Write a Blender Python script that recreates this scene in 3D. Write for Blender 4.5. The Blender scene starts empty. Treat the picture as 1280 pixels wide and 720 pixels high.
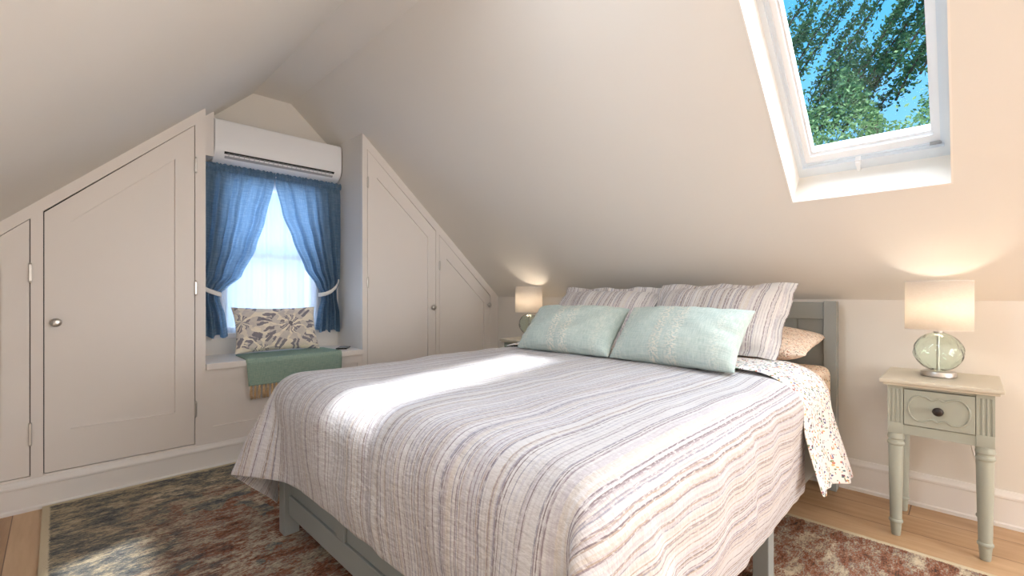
import bpy, bmesh, math, random
from mathutils import Vector, Matrix, noise
from mathutils.geometry import tessellate_polygon
PI = math.pi
random.seed(7)
SC = bpy.context.scene
COL = SC.collection
DUVET_N, DUVET_M = 58, 76
DUVET = [
462,4,9,13,21,27,25,21,14,14,23,25,-1,-19,-20,-18,-18,-7,6,10,12,11,3,4,1,1,-4,2,-1,-1,1,-1,2,-2,2,-2,0,3,0,0,-4,3,-1,1,-1,1,1,-1,0,-1,1,-1,0,-1,1,1,
-5,-3,-5,-9,-15,-19,-25,-26,-25,-21,-8,12,22,22,21,21,22,21,17,17,8,6,-4,-1,-6,-6,-3,2,2,2,1,-3,3,8,1,2,-2,0,3,-3,2,0,-3,1,-2,0,-2,4,-4,3,1,-2,3,-3,0,
-1,2,3,-5,-1,3,1,-3,3,-3,2,-2,0,0,0,4,-1,-1,-2,4,-2,-2,4,1,1,2,1,1,1,-1,1,1,5,5,0,-1,0,0,0,-2,-1,-6,0,3,4,-6,1,-5,-8,-3,4,3,-1,0,1,5,3,1,0,2,0,1,0,-1,
-2,-2,2,-1,0,-1,2,-4,3,1,-5,1,1,2,-2,-3,5,-1,-4,4,0,-1,2,-1,2,-3,3,-2,0,-4,3,2,-3,0,2,3,-2,4,1,2,0,1,1,0,3,5,2,0,0,0,1,-2,-3,-3,-6,-2,13,-5,2,-7,-5,
-3,-7,-1,6,2,-3,-1,7,4,-1,2,1,-2,3,0,-3,0,1,-3,-2,1,1,1,1,-2,-2,2,1,3,-4,2,-1,-3,3,0,-1,1,-1,0,-1,0,1,-1,3,-4,3,1,-1,0,0,-2,1,1,0,4,2,3,-1,1,0,3,5,2,
0,-1,1,0,-3,-4,-5,0,-4,17,-1,-5,-1,-1,-11,-4,-7,1,6,1,-5,6,6,-1,3,-1,1,3,-4,-1,-3,2,-1,2,-2,-1,0,1,-1,2,0,0,-3,-1,3,0,2,-3,1,0,-1,1,-1,0,2,1,-3,-2,3,
1,-3,3,-1,2,0,-2,4,-2,-1,6,0,3,0,0,4,5,1,0,1,0,-4,-4,-5,-5,-8,0,25,-5,-3,-2,-5,0,-10,-8,-5,5,2,-3,3,8,1,-1,1,2,-2,1,-1,1,-5,-1,-1,4,-2,1,0,-1,2,0,-3,
3,1,-3,1,0,1,-1,0,2,-3,0,3,-4,2,1,0,0,-3,1,1,-2,1,0,0,1,1,3,-1,6,1,-1,2,4,5,0,-1,1,-2,-5,-6,-6,-4,3,-7,28,0,-4,-2,-4,-4,-4,-8,-12,-3,5,0,0,8,3,0,1,0,
-1,-1,-3,2,-1,2,-1,-1,2,-2,0,0,-1,-1,4,-3,2,0,-2,-1,2,1,0,-3,2,1,-2,3,-3,1,0,-2,5,-1,-4,6,-5,0,0,1,1,0,4,1,3,2,-1,7,3,0,0,-1,-6,-6,-7,-3,-1,-5,5,28,0,
1,-3,-2,-3,-3,-6,-7,-16,1,3,-1,7,2,3,-1,1,1,-4,3,-6,1,-1,3,-3,0,1,1,0,-1,3,-2,1,-1,0,1,-1,-1,1,-1,2,0,-1,1,-1,-2,1,2,0,-2,0,2,-2,2,-1,2,-3,1,0,1,5,3,
0,3,6,2,-1,0,-6,-6,-8,-1,-4,-2,5,-5,27,0,2,0,0,-2,-3,-2,-6,-7,-22,5,-2,7,4,0,3,2,-4,3,-5,-1,1,2,-2,1,1,0,-1,-1,-1,1,-2,2,-2,0,2,3,-1,-3,0,2,0,-1,1,-2,
3,-2,-1,2,-2,2,-2,0,-1,4,-3,2,-4,1,2,3,5,1,4,7,-1,1,-8,-2,-11,-3,-4,4,1,-1,7,24,3,-1,2,0,1,0,-2,-3,-6,-5,-24,2,4,0,8,2,3,-5,-3,2,0,-3,1,-1,1,-1,0,0,2,
2,-2,2,-4,4,1,-3,-1,-1,4,-1,-2,-1,2,-2,1,-1,3,-1,-2,4,-3,1,-2,4,-4,1,-2,5,-4,-2,2,9,1,6,5,0,-9,1,-17,2,-2,3,2,5,5,6,20,1,1,1,2,1,2,1,0,-2,-4,-7,-25,0,
17,-9,10,-3,0,-2,-3,1,2,-3,3,0,1,-2,0,1,-1,0,0,2,-3,-1,2,-2,2,-2,3,-1,1,0,0,0,1,-3,1,0,-2,2,0,2,-3,2,0,-1,-2,4,0,-3,-7,26,-4,2,-8,3,-15,2,-5,6,5,6,7,
6,2,19,-1,2,-1,1,1,1,2,3,2,0,-2,-7,-28,15,2,1,0,2,-2,-1,1,0,0,-1,0,0,1,0,-1,0,0,0,0,1,0,0,0,0,0,-1,0,0,0,0,0,0,1,0,0,0,0,0,-1,1,1,-2,1,0,-1,-1,-1,9,
-5,7,-8,3,-16,0,2,11,7,7,4,0,-1,-1,22,0,-1,1,1,0,0,0,1,1,2,2,1,-3,-25,15,0,1,-1,0,2,-1,0,0,0,0,0,0,0,0,0,0,0,0,0,0,0,0,0,0,0,0,0,0,0,0,0,0,0,0,0,0,0,
0,0,-1,1,1,0,-1,1,1,-3,-2,9,-9,-13,5,6,9,4,3,-2,-3,-4,-3,-5,29,1,0,0,-1,0,0,0,0,0,-1,0,1,0,0,-4,0,0,0,0,0,0,0,0,0,0,0,0,0,0,0,0,0,0,0,0,0,0,0,0,0,0,0,
0,0,0,0,0,0,0,0,0,0,0,0,0,0,-1,0,1,0,0,0,2,-2,1,0,0,3,-4,-4,-5,-6,-4,2,-2,0,24,0,1,1,0,1,1,1,0,0,0,0,0,0,0,0,-1,0,1,0,-1,1,0,0,0,0,0,0,0,0,0,0,0,0,0,
0,0,0,0,0,0,0,0,0,0,0,0,0,0,0,0,0,0,0,0,0,0,0,0,0,0,0,0,0,1,-2,0,-5,-8,-3,-2,-1,2,0,-3,0,-1,20,0,1,1,0,1,0,1,2,0,3,1,0,1,0,1,-1,0,-1,0,0,0,0,0,0,0,0,
0,0,0,0,0,0,0,0,0,0,0,0,0,0,0,0,0,0,0,0,0,0,0,0,0,0,0,0,0,0,0,0,0,-1,1,1,1,-1,-1,0,0,-1,-2,-3,-4,-3,-1,-2,-1,0,19,1,1,0,3,1,1,1,-1,3,-1,0,2,0,1,-1,1,
-1,0,0,0,-1,1,0,0,0,0,0,0,0,0,0,0,0,0,0,0,0,0,0,0,0,0,0,0,0,0,0,0,0,0,0,0,0,0,0,0,0,0,0,0,0,0,0,1,-1,-1,0,1,0,0,0,-1,-2,-2,-2,-2,29,1,-1,1,0,-1,1,-1,
1,-1,0,0,1,0,0,0,0,0,0,0,0,0,-1,1,0,0,0,0,0,0,0,0,0,0,0,0,0,0,0,0,0,0,0,0,0,0,0,0,0,0,0,0,0,0,0,0,0,0,0,0,0,0,0,0,0,0,-1,0,1,0,0,0,0,0,0,-1,-1,28,0,1,
-1,0,0,-2,2,-2,1,1,2,-1,0,1,0,0,0,0,0,0,0,0,-1,0,1,0,0,0,0,0,0,0,0,0,0,0,0,0,0,0,0,0,0,0,0,0,0,0,0,0,0,0,0,0,0,0,0,0,-1,1,0,0,0,0,0,0,0,-1,0,0,0,0,0,
1,0,0,25,-1,0,1,0,1,1,-1,2,1,1,0,0,0,0,0,0,0,0,0,0,0,0,0,0,-1,1,0,0,0,0,0,0,0,0,0,0,0,0,0,0,0,0,0,0,0,0,0,0,0,0,0,0,0,0,0,0,-1,0,1,0,0,0,0,0,-1,0,1,0,
0,0,0,0,0,-1,0,0,25,2,1,-1,1,-1,1,1,1,0,0,-1,1,0,0,0,0,0,0,0,0,0,0,0,0,0,-1,0,0,0,0,0,0,1,0,0,0,0,0,0,0,0,0,0,0,0,0,0,0,0,0,0,0,0,0,-1,0,1,0,0,0,0,0,
0,0,0,0,0,0,0,0,0,0,0,0,0,0,28,0,-2,2,-1,3,0,0,0,0,-1,1,0,0,0,0,0,0,0,0,0,0,0,0,0,0,0,0,0,0,0,0,0,-1,0,0,0,1,0,0,0,0,0,0,0,0,-1,1,0,0,0,0,-1,0,0,1,0,
0,0,0,0,0,0,0,0,0,0,-1,0,1,0,0,0,0,0,0,0,28,0,2,-1,1,-1,1,0,0,0,0,0,0,0,0,0,0,0,0,0,0,0,0,0,0,0,0,0,0,0,0,0,0,0,0,0,0,-1,0,0,0,0,0,0,0,0,1,-1,0,0,0,0,
1,0,0,0,0,0,0,0,0,0,0,0,0,0,0,0,0,-1,1,0,0,0,0,0,0,29,0,0,1,0,0,0,0,0,-1,1,0,-1,1,0,0,0,0,0,0,0,0,0,0,0,0,0,0,0,0,0,0,0,0,0,0,0,0,0,0,0,0,0,0,0,0,0,0,
0,0,0,0,0,0,0,0,0,0,0,0,0,0,0,0,0,0,-1,1,0,0,-1,0,1,0,0,0,0,30,0,0,0,0,0,0,0,-1,1,0,0,0,0,0,0,0,0,0,0,0,0,0,0,0,0,0,0,0,0,0,0,0,0,0,0,0,0,0,0,0,0,0,0,
0,0,0,0,0,0,0,0,0,0,0,0,0,0,0,0,0,0,0,0,0,0,0,0,0,0,0,0,-1,0,1,0,0,30,0,0,0,0,0,-1,0,1,0,0,-1,1,0,0,0,0,0,0,0,0,0,0,0,0,0,0,0,0,0,0,0,0,0,0,0,0,0,0,0,
0,0,0,0,0,0,0,0,0,0,0,0,0,0,0,0,0,0,0,0,0,0,0,0,-1,1,0,-1,1,0,0,0,0,0,-1,0,1,30,0,0,0,0,-1,1,0,0,0,-1,1,0,0,-1,1,0,0,0,0,0,0,0,0,0,0,0,0,0,0,0,0,0,0,
0,0,0,0,0,0,0,0,0,0,0,0,0,0,0,0,0,0,0,0,0,0,0,0,0,0,0,0,0,0,0,0,0,0,-1,1,0,0,0,0,0,0,-1,30,0,0,0,-1,1,0,0,0,0,0,0,0,0,0,0,0,0,0,0,0,0,0,0,0,0,0,0,0,0,
0,0,0,0,0,0,0,0,0,0,0,0,0,0,0,0,0,0,0,0,0,0,0,0,0,0,0,0,0,0,0,0,0,0,0,-1,1,0,0,-1,1,0,0,0,0,0,0,30,0,-1,0,1,0,0,0,0,-1,1,0,0,0,0,0,0,0,0,0,0,0,0,0,0,
0,0,0,0,0,0,0,0,0,0,0,0,0,0,0,0,0,0,0,0,0,0,0,0,0,0,0,0,0,0,0,0,0,0,0,0,0,0,0,0,0,0,0,0,0,-1,1,0,0,0,0,0,29,0,1,0,0,0,0,0,-1,1,0,0,0,-1,1,0,0,0,0,0,0,
0,-1,0,0,0,1,-1,1,-1,0,1,0,0,0,0,0,0,0,0,0,0,0,0,0,0,0,0,0,0,0,0,0,0,0,0,0,0,0,0,0,0,0,0,0,0,0,0,0,0,0,-1,1,0,0,0,0,30,0,0,0,0,0,0,-1,1,0,0,0,0,0,0,0,
0,0,0,0,-1,0,1,0,0,0,-1,1,-1,1,0,-1,0,0,0,0,1,0,-1,1,0,0,0,0,0,0,-1,1,0,0,0,-1,0,0,0,1,0,-1,1,0,0,0,0,0,0,0,-1,1,0,0,0,0,-1,0,1,0,0,30,0,0,0,0,0,-1,1,
0,0,0,0,-1,1,0,0,0,0,-1,0,1,0,0,0,0,0,0,0,0,0,0,0,0,0,0,0,-1,0,1,-1,0,0,0,1,-1,0,1,-1,0,0,0,1,0,0,0,-1,0,1,-1,1,0,0,0,0,0,0,0,0,0,0,0,0,0,0,-1,1,0,30,
0,0,0,0,-1,1,0,0,0,0,0,0,0,0,0,0,-1,1,0,0,0,0,0,0,0,0,0,0,0,0,0,0,0,0,0,0,0,0,0,0,0,0,-1,1,0,0,0,0,0,0,0,0,0,0,0,0,0,0,-1,0,1,0,0,0,0,0,-1,0,1,0,0,0,
0,0,-1,0,30,0,0,0,-1,1,0,0,0,0,0,-1,1,0,0,0,0,0,0,0,0,0,0,0,0,0,0,0,0,0,0,0,0,0,0,0,0,0,0,0,0,0,0,0,0,0,0,0,0,0,0,0,0,0,0,0,0,0,0,0,0,0,0,0,0,0,0,0,0,
0,0,0,0,0,0,0,0,30,0,-1,0,1,0,0,0,0,0,-1,1,0,0,0,0,0,0,0,0,0,0,0,0,0,0,0,0,0,0,0,0,0,0,0,0,0,0,0,0,0,0,0,0,0,0,0,0,0,0,0,0,0,0,0,0,0,0,0,0,0,-1,0,1,0,
0,0,0,0,-1,1,0,0,0,0,0,0,29,0,1,0,0,0,0,0,0,-1,1,0,0,0,0,0,-1,1,0,0,0,0,0,0,0,0,0,0,0,0,0,0,0,0,0,0,0,0,0,0,0,0,0,0,0,0,0,0,0,0,0,0,0,0,0,0,0,0,0,0,0,
0,0,-1,1,0,0,0,0,0,-1,0,1,0,0,0,0,30,0,0,0,0,0,0,0,-1,1,0,0,0,0,0,0,0,0,0,0,0,0,0,0,0,0,0,0,0,0,0,0,0,0,0,0,0,0,0,0,0,0,0,0,0,0,0,0,0,0,0,0,0,0,0,0,0,
0,0,0,0,0,0,0,-1,1,0,0,0,0,0,0,-1,1,0,0,0,30,0,0,0,0,0,0,-1,1,0,0,0,0,0,0,-1,1,0,0,0,0,0,0,0,0,0,0,0,0,0,0,0,0,0,0,0,0,0,0,0,0,0,0,0,0,0,0,0,0,0,0,0,
0,0,0,0,0,0,0,0,0,0,0,0,0,-1,1,0,0,0,0,0,0,-1,1,0,0,30,0,0,0,0,0,-1,1,0,0,0,0,0,-1,1,0,0,0,0,0,0,0,0,0,0,0,0,0,0,0,0,0,0,0,0,0,0,0,0,0,0,0,0,0,0,0,0,
0,0,0,0,0,0,0,0,0,0,0,0,0,0,0,0,0,0,0,-1,1,0,0,0,0,0,0,-1,0,1,30,0,0,0,0,-1,1,0,0,0,0,0,0,0,-1,1,0,0,0,0,0,0,0,0,0,0,0,0,0,0,0,0,0,0,0,0,0,0,0,0,0,0,
0,0,0,0,0,0,0,0,0,0,0,0,0,0,0,0,0,0,0,0,0,0,0,0,0,-1,1,0,0,0,0,0,0,0,-1,30,0,0,-1,0,1,0,0,0,0,0,0,-1,1,0,0,0,0,0,0,0,0,0,0,0,0,0,-1,0,0,0,0,0,0,1,-1,
1,0,0,0,0,0,0,-1,0,1,0,0,0,0,0,0,0,0,0,0,0,0,0,0,0,0,0,0,0,0,0,0,-1,1,0,0,0,0,0,0,0,30,0,-1,1,0,0,0,0,0,0,0,-1,1,0,0,0,0,0,0,0,0,0,-1,1,-1,0,0,1,0,0,
0,0,0,0,-1,1,-1,0,0,0,0,0,0,1,0,-1,0,0,0,0,0,0,0,1,0,0,0,0,0,0,0,0,0,0,0,0,0,0,0,-1,0,1,0,0,0,0,0,29,0,1,0,0,0,0,0,0,-1,0,1,0,0,0,0,0,0,0,0,0,0,1,-2,
1,0,0,0,0,0,0,0,0,0,0,0,0,0,0,0,0,0,0,0,0,0,0,0,0,0,0,0,0,-1,0,0,1,0,0,0,0,0,0,0,0,0,0,0,0,0,0,-1,1,0,0,0,0,30,0,0,0,0,0,0,0,-1,1,0,0,0,0,0,0,0,0,0,0,
-1,0,0,1,0,0,0,0,0,0,0,0,0,0,0,0,0,0,0,0,0,0,0,0,0,0,0,0,0,0,0,0,0,0,0,0,-1,0,1,0,0,0,0,0,0,0,0,0,0,0,0,0,-1,1,0,0,0,30,0,0,0,0,0,0,-1,1,0,0,0,0,0,0,
0,0,0,-1,1,0,0,0,0,0,0,0,0,0,0,0,0,0,0,0,0,0,0,0,0,0,0,0,0,0,0,0,0,0,0,0,0,0,0,0,0,0,0,-1,0,0,0,0,1,0,0,0,0,0,0,0,0,0,-1,1,0,0,30,0,0,0,0,0,-1,1,0,0,
0,0,0,0,0,0,0,0,0,-1,1,0,0,0,0,0,0,0,0,0,0,0,0,0,0,0,0,0,0,0,0,0,0,0,0,0,0,0,0,0,0,0,0,0,0,0,0,0,0,0,0,0,0,-1,0,1,0,0,0,0,0,0,0,0,-1,1,0,30,0,0,0,-1,
0,1,0,0,0,0,0,0,0,0,-1,0,0,1,0,0,0,0,0,0,0,0,0,0,0,0,0,0,0,0,0,0,0,0,0,0,0,0,0,0,0,0,0,0,0,0,0,0,0,0,0,0,0,0,0,0,0,0,0,0,-1,0,1,0,0,0,0,0,0,0,-1,1,30,
0,0,-1,1,0,0,0,0,0,0,0,0,0,0,1,-1,0,0,0,0,0,0,0,0,0,0,0,0,0,0,0,0,0,0,0,0,0,0,0,0,0,0,0,0,0,0,0,0,0,0,0,0,0,0,0,0,0,0,0,0,0,0,0,0,0,0,-1,0,1,0,0,0,0,
0,0,-1,30,0,-1,1,0,0,0,0,0,0,0,0,0,-1,0,0,1,0,0,0,0,0,0,0,0,0,0,0,0,0,0,0,0,0,0,0,0,0,0,0,0,0,0,0,0,0,0,0,0,0,0,0,0,0,0,0,0,0,0,0,0,0,0,0,0,0,0,0,0,0,
0,0,0,0,0,0,0,30,-1,1,0,0,0,0,0,0,0,0,0,-1,1,0,0,0,0,0,0,0,0,0,0,0,0,0,0,0,0,0,0,0,0,0,0,0,0,0,0,0,0,0,0,0,0,0,0,0,0,0,0,0,0,0,0,0,0,0,0,0,0,0,0,0,0,
0,0,0,-1,0,1,0,0,0,0,0,29,1,0,0,0,0,0,0,0,0,-1,0,1,0,0,0,0,0,0,0,0,0,0,0,0,0,0,0,0,0,0,0,0,0,0,0,0,0,0,0,0,0,0,0,0,0,0,0,0,0,0,0,0,0,0,0,0,0,0,0,0,0,
0,0,0,0,0,0,0,0,0,-1,0,1,0,0,0,30,0,0,0,0,0,0,-1,0,0,1,0,0,0,0,0,0,0,0,0,0,0,0,0,0,0,0,0,0,0,0,0,0,0,0,0,0,0,0,0,0,0,0,0,0,0,0,0,0,0,0,0,0,0,0,0,0,0,
0,0,0,0,0,0,0,0,0,0,0,0,0,0,0,-1,1,0,0,30,0,0,0,0,-1,0,1,0,0,0,0,0,0,0,0,0,0,0,0,0,0,0,0,0,0,0,0,0,0,0,0,0,0,0,0,0,0,0,0,0,0,0,0,0,0,0,0,0,0,0,0,0,0,
0,0,0,0,0,0,0,-1,0,0,1,0,0,0,0,0,0,0,0,0,-1,1,0,30,0,0,0,-1,1,0,0,0,0,0,0,0,0,0,0,-1,1,0,0,0,0,0,0,0,0,0,0,0,0,0,-1,0,0,0,0,0,0,1,-1,0,0,0,1,0,0,-1,0,
0,0,0,0,0,1,-1,1,-1,1,0,-1,0,1,0,0,-1,1,0,0,0,0,0,0,0,0,0,-1,1,30,0,-1,0,1,0,0,0,0,0,0,0,0,0,0,-1,1,-1,0,1,0,-1,0,0,1,-1,0,0,0,0,1,0,0,0,0,0,0,0,-1,1,
0,0,0,-1,0,0,1,0,0,0,1,-1,0,-1,1,-1,1,-1,0,1,0,0,0,0,0,-1,0,1,0,0,0,0,0,0,0,0,-1,30,-1,1,0,0,0,0,0,0,0,0,0,0,0,-1,1,0,0,0,-1,0,1,0,0,-1,1,0,0,0,0,-1,
1,0,0,0,0,0,0,0,0,0,0,0,0,0,0,0,0,0,0,-1,1,0,0,0,0,0,0,0,0,0,0,0,0,0,0,0,-1,0,0,1,0,0,0,0,0,0,29,1,0,0,0,0,0,0,0,0,0,0,0,0,0,0,0,0,0,0,0,0,0,0,0,0,0,
0,0,0,0,0,0,0,0,0,0,0,0,0,0,0,0,0,0,0,0,0,0,0,0,0,0,0,0,0,0,0,0,0,-1,0,0,1,0,0,0,0,0,0,-1,0,1,0,0,0,0,30,0,0,0,0,0,0,-1,0,0,0,1,0,-1,1,0,-1,0,0,0,0,0,
0,0,0,0,0,0,0,0,0,0,0,0,0,0,-1,1,0,0,0,0,0,0,0,0,0,0,0,0,0,-1,1,0,0,0,0,0,0,0,1,0,0,-1,1,0,0,0,0,0,0,0,-1,1,0,0,0,30,0,0,0,0,-1,0,1,0,0,0,-1,1,0,0,-1,
1,-1,0,0,0,0,0,0,0,0,0,0,0,0,0,0,0,0,0,0,1,-1,0,0,0,0,0,0,0,0,0,0,0,0,0,1,-1,0,0,0,0,0,0,0,0,0,1,0,0,0,0,0,0,0,0,0,0,-1,0,1,0,431,20,20,19,13,1,-11,
-18,-24,-25,-15,15,29,24,22,24,24,29,30,28,28,28,30,29,30,31,30,30,30,30,30,30,30,30,30,30,30,30,30,30,30,30,30,31,30,30,30,30,30,30,30,30,30,30,30,
30,30,30,30,29,25,23,15,15,15,21,29,23,4,-3,-9,-7,-1,7,14,15,22,-22,0,0,1,5,8,12,3,0,2,-4,-7,0,0,2,-1,0,0,0,0,0,1,-1,1,0,-1,0,1,0,0,0,0,0,0,0,0,0,0,0,
0,0,0,0,0,0,0,0,0,0,0,0,0,0,0,0,0,0,0,0,0,2,1,2,-3,3,1,0,-4,-3,-1,-1,3,5,4,2,5,0,-22,0,1,0,1,8,8,9,4,-1,-1,-9,-2,2,0,0,1,1,-1,0,0,0,1,0,0,0,0,-1,1,0,
0,0,0,0,0,0,0,0,0,0,0,0,0,-1,1,0,0,0,0,0,0,0,0,0,0,0,0,0,1,0,1,0,1,1,-1,2,0,-4,-3,-2,2,5,4,4,4,2,1,-21,0,-1,0,1,2,8,11,8,2,-2,-7,-5,2,0,0,1,0,0,0,1,0,
0,0,0,0,0,0,-1,1,0,0,0,0,0,0,0,0,0,0,0,0,0,0,0,0,0,0,0,0,0,0,0,0,0,0,0,0,-1,1,1,2,0,2,-1,3,-2,-5,-3,-3,8,2,7,4,2,1,1,-18,-2,-1,-1,0,1,3,10,13,4,1,-8,
-6,2,-1,3,-1,0,-1,1,0,1,0,0,0,0,0,0,0,-1,1,0,0,0,0,0,0,0,0,0,0,0,0,0,0,0,0,0,0,0,0,0,0,0,0,0,0,0,0,0,1,0,4,-2,2,1,-3,-6,0,2,2,10,3,3,2,0,-1,-12,-4,-3,
-1,-1,0,0,4,12,13,2,-3,-9,-1,2,-1,1,0,1,0,0,0,0,0,0,0,0,0,0,0,-1,0,1,0,0,0,0,0,0,0,0,0,0,0,0,0,0,0,0,0,0,0,0,0,0,0,0,0,0,1,-1,3,-1,2,1,1,-5,-3,-3,5,9,
5,4,1,-1,1,-1,-5,-2,-5,-2,-4,-2,-2,1,7,15,6,0,-8,-1,1,0,0,0,0,0,1,0,0,0,0,0,0,0,0,0,0,0,-1,1,0,0,0,0,0,0,0,0,0,0,-1,1,0,0,0,0,0,0,0,0,0,0,0,0,0,-1,1,
1,3,2,0,0,-6,-4,1,10,7,4,1,0,0,-2,2,4,-6,-1,-8,-2,-4,-1,-3,-1,11,17,4,-9,-5,1,2,0,0,0,1,0,0,0,0,0,0,0,0,0,0,0,0,0,-1,1,0,0,0,0,0,0,0,0,0,1,-1,0,0,0,0,
0,0,0,0,0,0,0,0,0,0,0,0,3,0,3,-2,-7,-4,11,10,3,1,1,-1,0,1,-1,14,-2,-7,-1,-7,-4,-6,-2,-4,-2,16,12,-3,-7,1,0,1,0,1,-1,1,0,0,0,0,0,0,0,0,0,0,0,0,0,-1,1,
0,0,0,0,0,0,0,0,0,0,0,0,0,0,0,0,0,0,0,0,0,0,0,0,0,0,2,2,3,-5,-8,7,15,1,2,0,-2,1,0,1,0,17,-3,0,-5,-2,-6,-4,-6,-3,-7,-1,23,6,-13,0,2,2,0,0,0,-1,0,0,0,0,
1,0,0,0,0,0,0,0,0,0,-1,1,0,0,0,0,0,0,0,0,0,0,0,0,0,0,0,0,0,0,0,0,0,0,0,0,0,1,2,3,-7,-1,18,-1,4,0,-1,1,0,0,-2,-2,22,-1,-2,-1,-2,-2,-5,-6,-6,-3,-9,-5,
28,-5,-2,-4,2,0,0,1,0,0,0,0,0,-1,0,0,1,0,0,0,0,0,0,0,0,0,0,0,0,0,0,0,0,0,0,0,0,0,0,0,0,0,0,1,0,-1,0,0,0,0,-1,8,-2,-10,21,-2,5,0,-1,1,0,-2,-5,-6,-8,23,
1,-1,0,-1,-1,-1,-4,-5,-7,-6,-5,-10,25,-11,3,-1,0,0,0,0,1,0,0,0,0,0,0,-1,0,1,0,0,0,0,0,-1,1,0,0,0,0,0,0,0,0,0,0,0,0,0,1,0,0,0,-1,0,1,0,0,0,-1,1,1,2,12,
-3,6,0,0,-1,-3,-7,-7,-6,-6,-3,20,0,0,0,-1,-1,0,1,-1,-1,-6,-11,2,-10,6,1,1,0,0,0,0,-1,0,0,1,0,0,0,0,0,-1,1,0,0,0,0,0,0,0,0,0,0,0,1,-1,0,0,0,0,0,1,-1,0,
0,0,0,0,1,0,0,0,1,0,1,0,8,7,0,-2,-6,-7,-9,-6,-6,-4,-2,-3,0,1,2,1,2,0,0,1,0,-1,3,1,-12,1,1,-1,0,0,0,0,0,1,0,0,-1,0,1,0,0,0,0,0,0,0,0,0,0,0,0,0,0,0,0,0,
0,0,0,0,0,1,-1,0,0,0,0,1,0,-1,0,1,0,0,1,0,2,-1,1,0,-10,-9,-7,-3,-3,0,0,-1,1,-17,1,1,1,0,2,2,3,2,1,0,-1,3,0,0,0,0,1,1,0,0,-1,1,0,0,0,-1,1,0,0,0,-1,1,0,
0,0,0,-1,1,0,0,0,0,0,0,0,0,0,1,-1,0,0,0,0,1,-1,0,0,1,-1,0,1,0,0,0,0,-1,-19,-6,-2,0,-1,1,-1,0,0,0,-22,0,1,2,-1,2,0,0,5,-1,6,8,0,0,0,0,0,0,-1,1,0,0,-1,
1,0,0,0,0,0,0,0,0,0,0,0,0,0,0,0,0,0,0,0,0,0,0,0,0,-1,1,0,0,0,1,-1,0,0,0,0,0,0,0,-1,0,-1,0,-1,1,-4,-6,-6,-3,-3,-1,-1,0,-1,-23,2,0,0,4,1,2,1,-1,6,0,1,8,
0,0,0,-1,0,0,0,0,0,0,0,0,0,0,0,0,0,0,0,-1,1,0,0,0,0,0,0,0,0,0,0,0,0,0,0,0,0,0,0,0,-1,1,0,0,0,0,0,0,0,0,-1,0,1,-4,8,-1,-1,-3,-4,-3,-5,-3,-3,-2,-6,1,2,
0,1,1,1,2,1,1,1,2,-7,1,0,-1,1,-1,0,0,0,0,0,0,0,0,0,-1,1,0,0,0,0,0,0,0,0,0,0,0,0,0,0,0,0,0,0,0,1,-1,0,0,0,1,-1,0,0,0,0,0,0,-1,1,0,0,-1,1,-3,0,2,1,1,-3,
0,-3,-2,-2,10,0,-1,2,0,1,2,-2,2,-1,-2,-10,-1,0,0,1,-1,0,0,0,0,0,0,0,0,0,0,0,0,0,0,0,0,0,0,0,0,0,0,0,0,0,0,0,0,0,0,0,0,0,0,0,0,0,0,0,0,0,0,0,0,0,-1,0,
0,1,-1,0,4,0,1,-3,0,-2,-1,-1,-1,15,1,1,-1,0,-2,-1,0,-4,-3,-6,0,1,-1,0,0,0,0,1,-1,0,0,0,0,0,0,0,0,0,0,0,0,0,0,0,0,0,0,0,0,0,0,0,0,0,0,0,0,-1,1,0,0,0,
-1,1,0,0,0,-1,1,0,0,0,0,0,0,0,2,-4,2,-2,2,0,2,0,-2,-1,17,-3,-2,0,-1,2,-4,-1,-5,-5,0,1,1,0,0,0,0,1,-1,0,0,0,0,0,0,0,0,0,0,0,0,0,0,0,0,0,0,0,0,0,0,0,0,
0,0,0,0,0,0,0,0,0,0,0,0,0,0,0,0,0,0,0,0,0,0,0,0,0,-1,0,0,3,-2,-2,2,2,-1,11,0,3,-3,0,-8,0,-5,0,1,2,-1,0,0,0,0,0,0,0,0,0,0,0,0,0,0,0,1,-1,0,0,0,0,0,0,0,
0,0,0,0,0,0,0,0,0,0,0,0,0,0,0,0,0,0,-1,1,0,0,0,-1,1,0,0,0,0,0,0,-2,4,-3,3,-4,5,0,-3,0,-1,10,0,-5,0,-5,4,-4,2,-2,3,-3,1,-1,0,1,-1,1,-1,0,0,0,0,1,-1,0,
0,0,-1,1,0,0,0,0,0,0,0,0,0,0,0,0,0,0,0,0,0,0,0,0,0,0,0,0,0,0,0,0,0,0,0,-1,1,0,0,0,-1,1,0,-1,3,-1,1,-3,1,2,-3,1,6,-2,-2,1,-2,-2,0,-1,2,-3,4,-1,0,0,0,1,
-1,0,0,0,0,0,0,0,0,0,0,0,0,0,0,0,0,0,0,0,0,0,0,0,0,0,0,0,0,0,0,0,0,0,0,0,0,0,0,0,0,0,0,0,0,-1,1,0,0,0,0,0,1,-4,2,-1,1,1,-1,2,0,0,2,0,-5,3,0,0,2,-3,2,
-3,2,0,0,0,0,0,0,0,0,0,1,-1,0,0,0,0,1,-1,0,0,0,0,0,0,0,0,0,0,0,0,0,0,0,0,0,0,0,0,0,0,0,0,0,0,-1,1,0,0,0,0,0,0,0,0,0,1,-1,1,1,-4,3,-1,-1,-1,3,-1,4,-6,
3,1,0,-2,-1,-1,5,-1,-2,0,0,0,0,0,0,0,0,0,0,0,0,0,0,0,0,0,0,0,0,0,0,0,0,0,0,0,0,0,0,0,0,-1,1,0,0,0,0,0,0,0,0,0,0,1,-1,0,0,0,0,0,-1,1,0,0,0,0,0,0,0,1,
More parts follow.
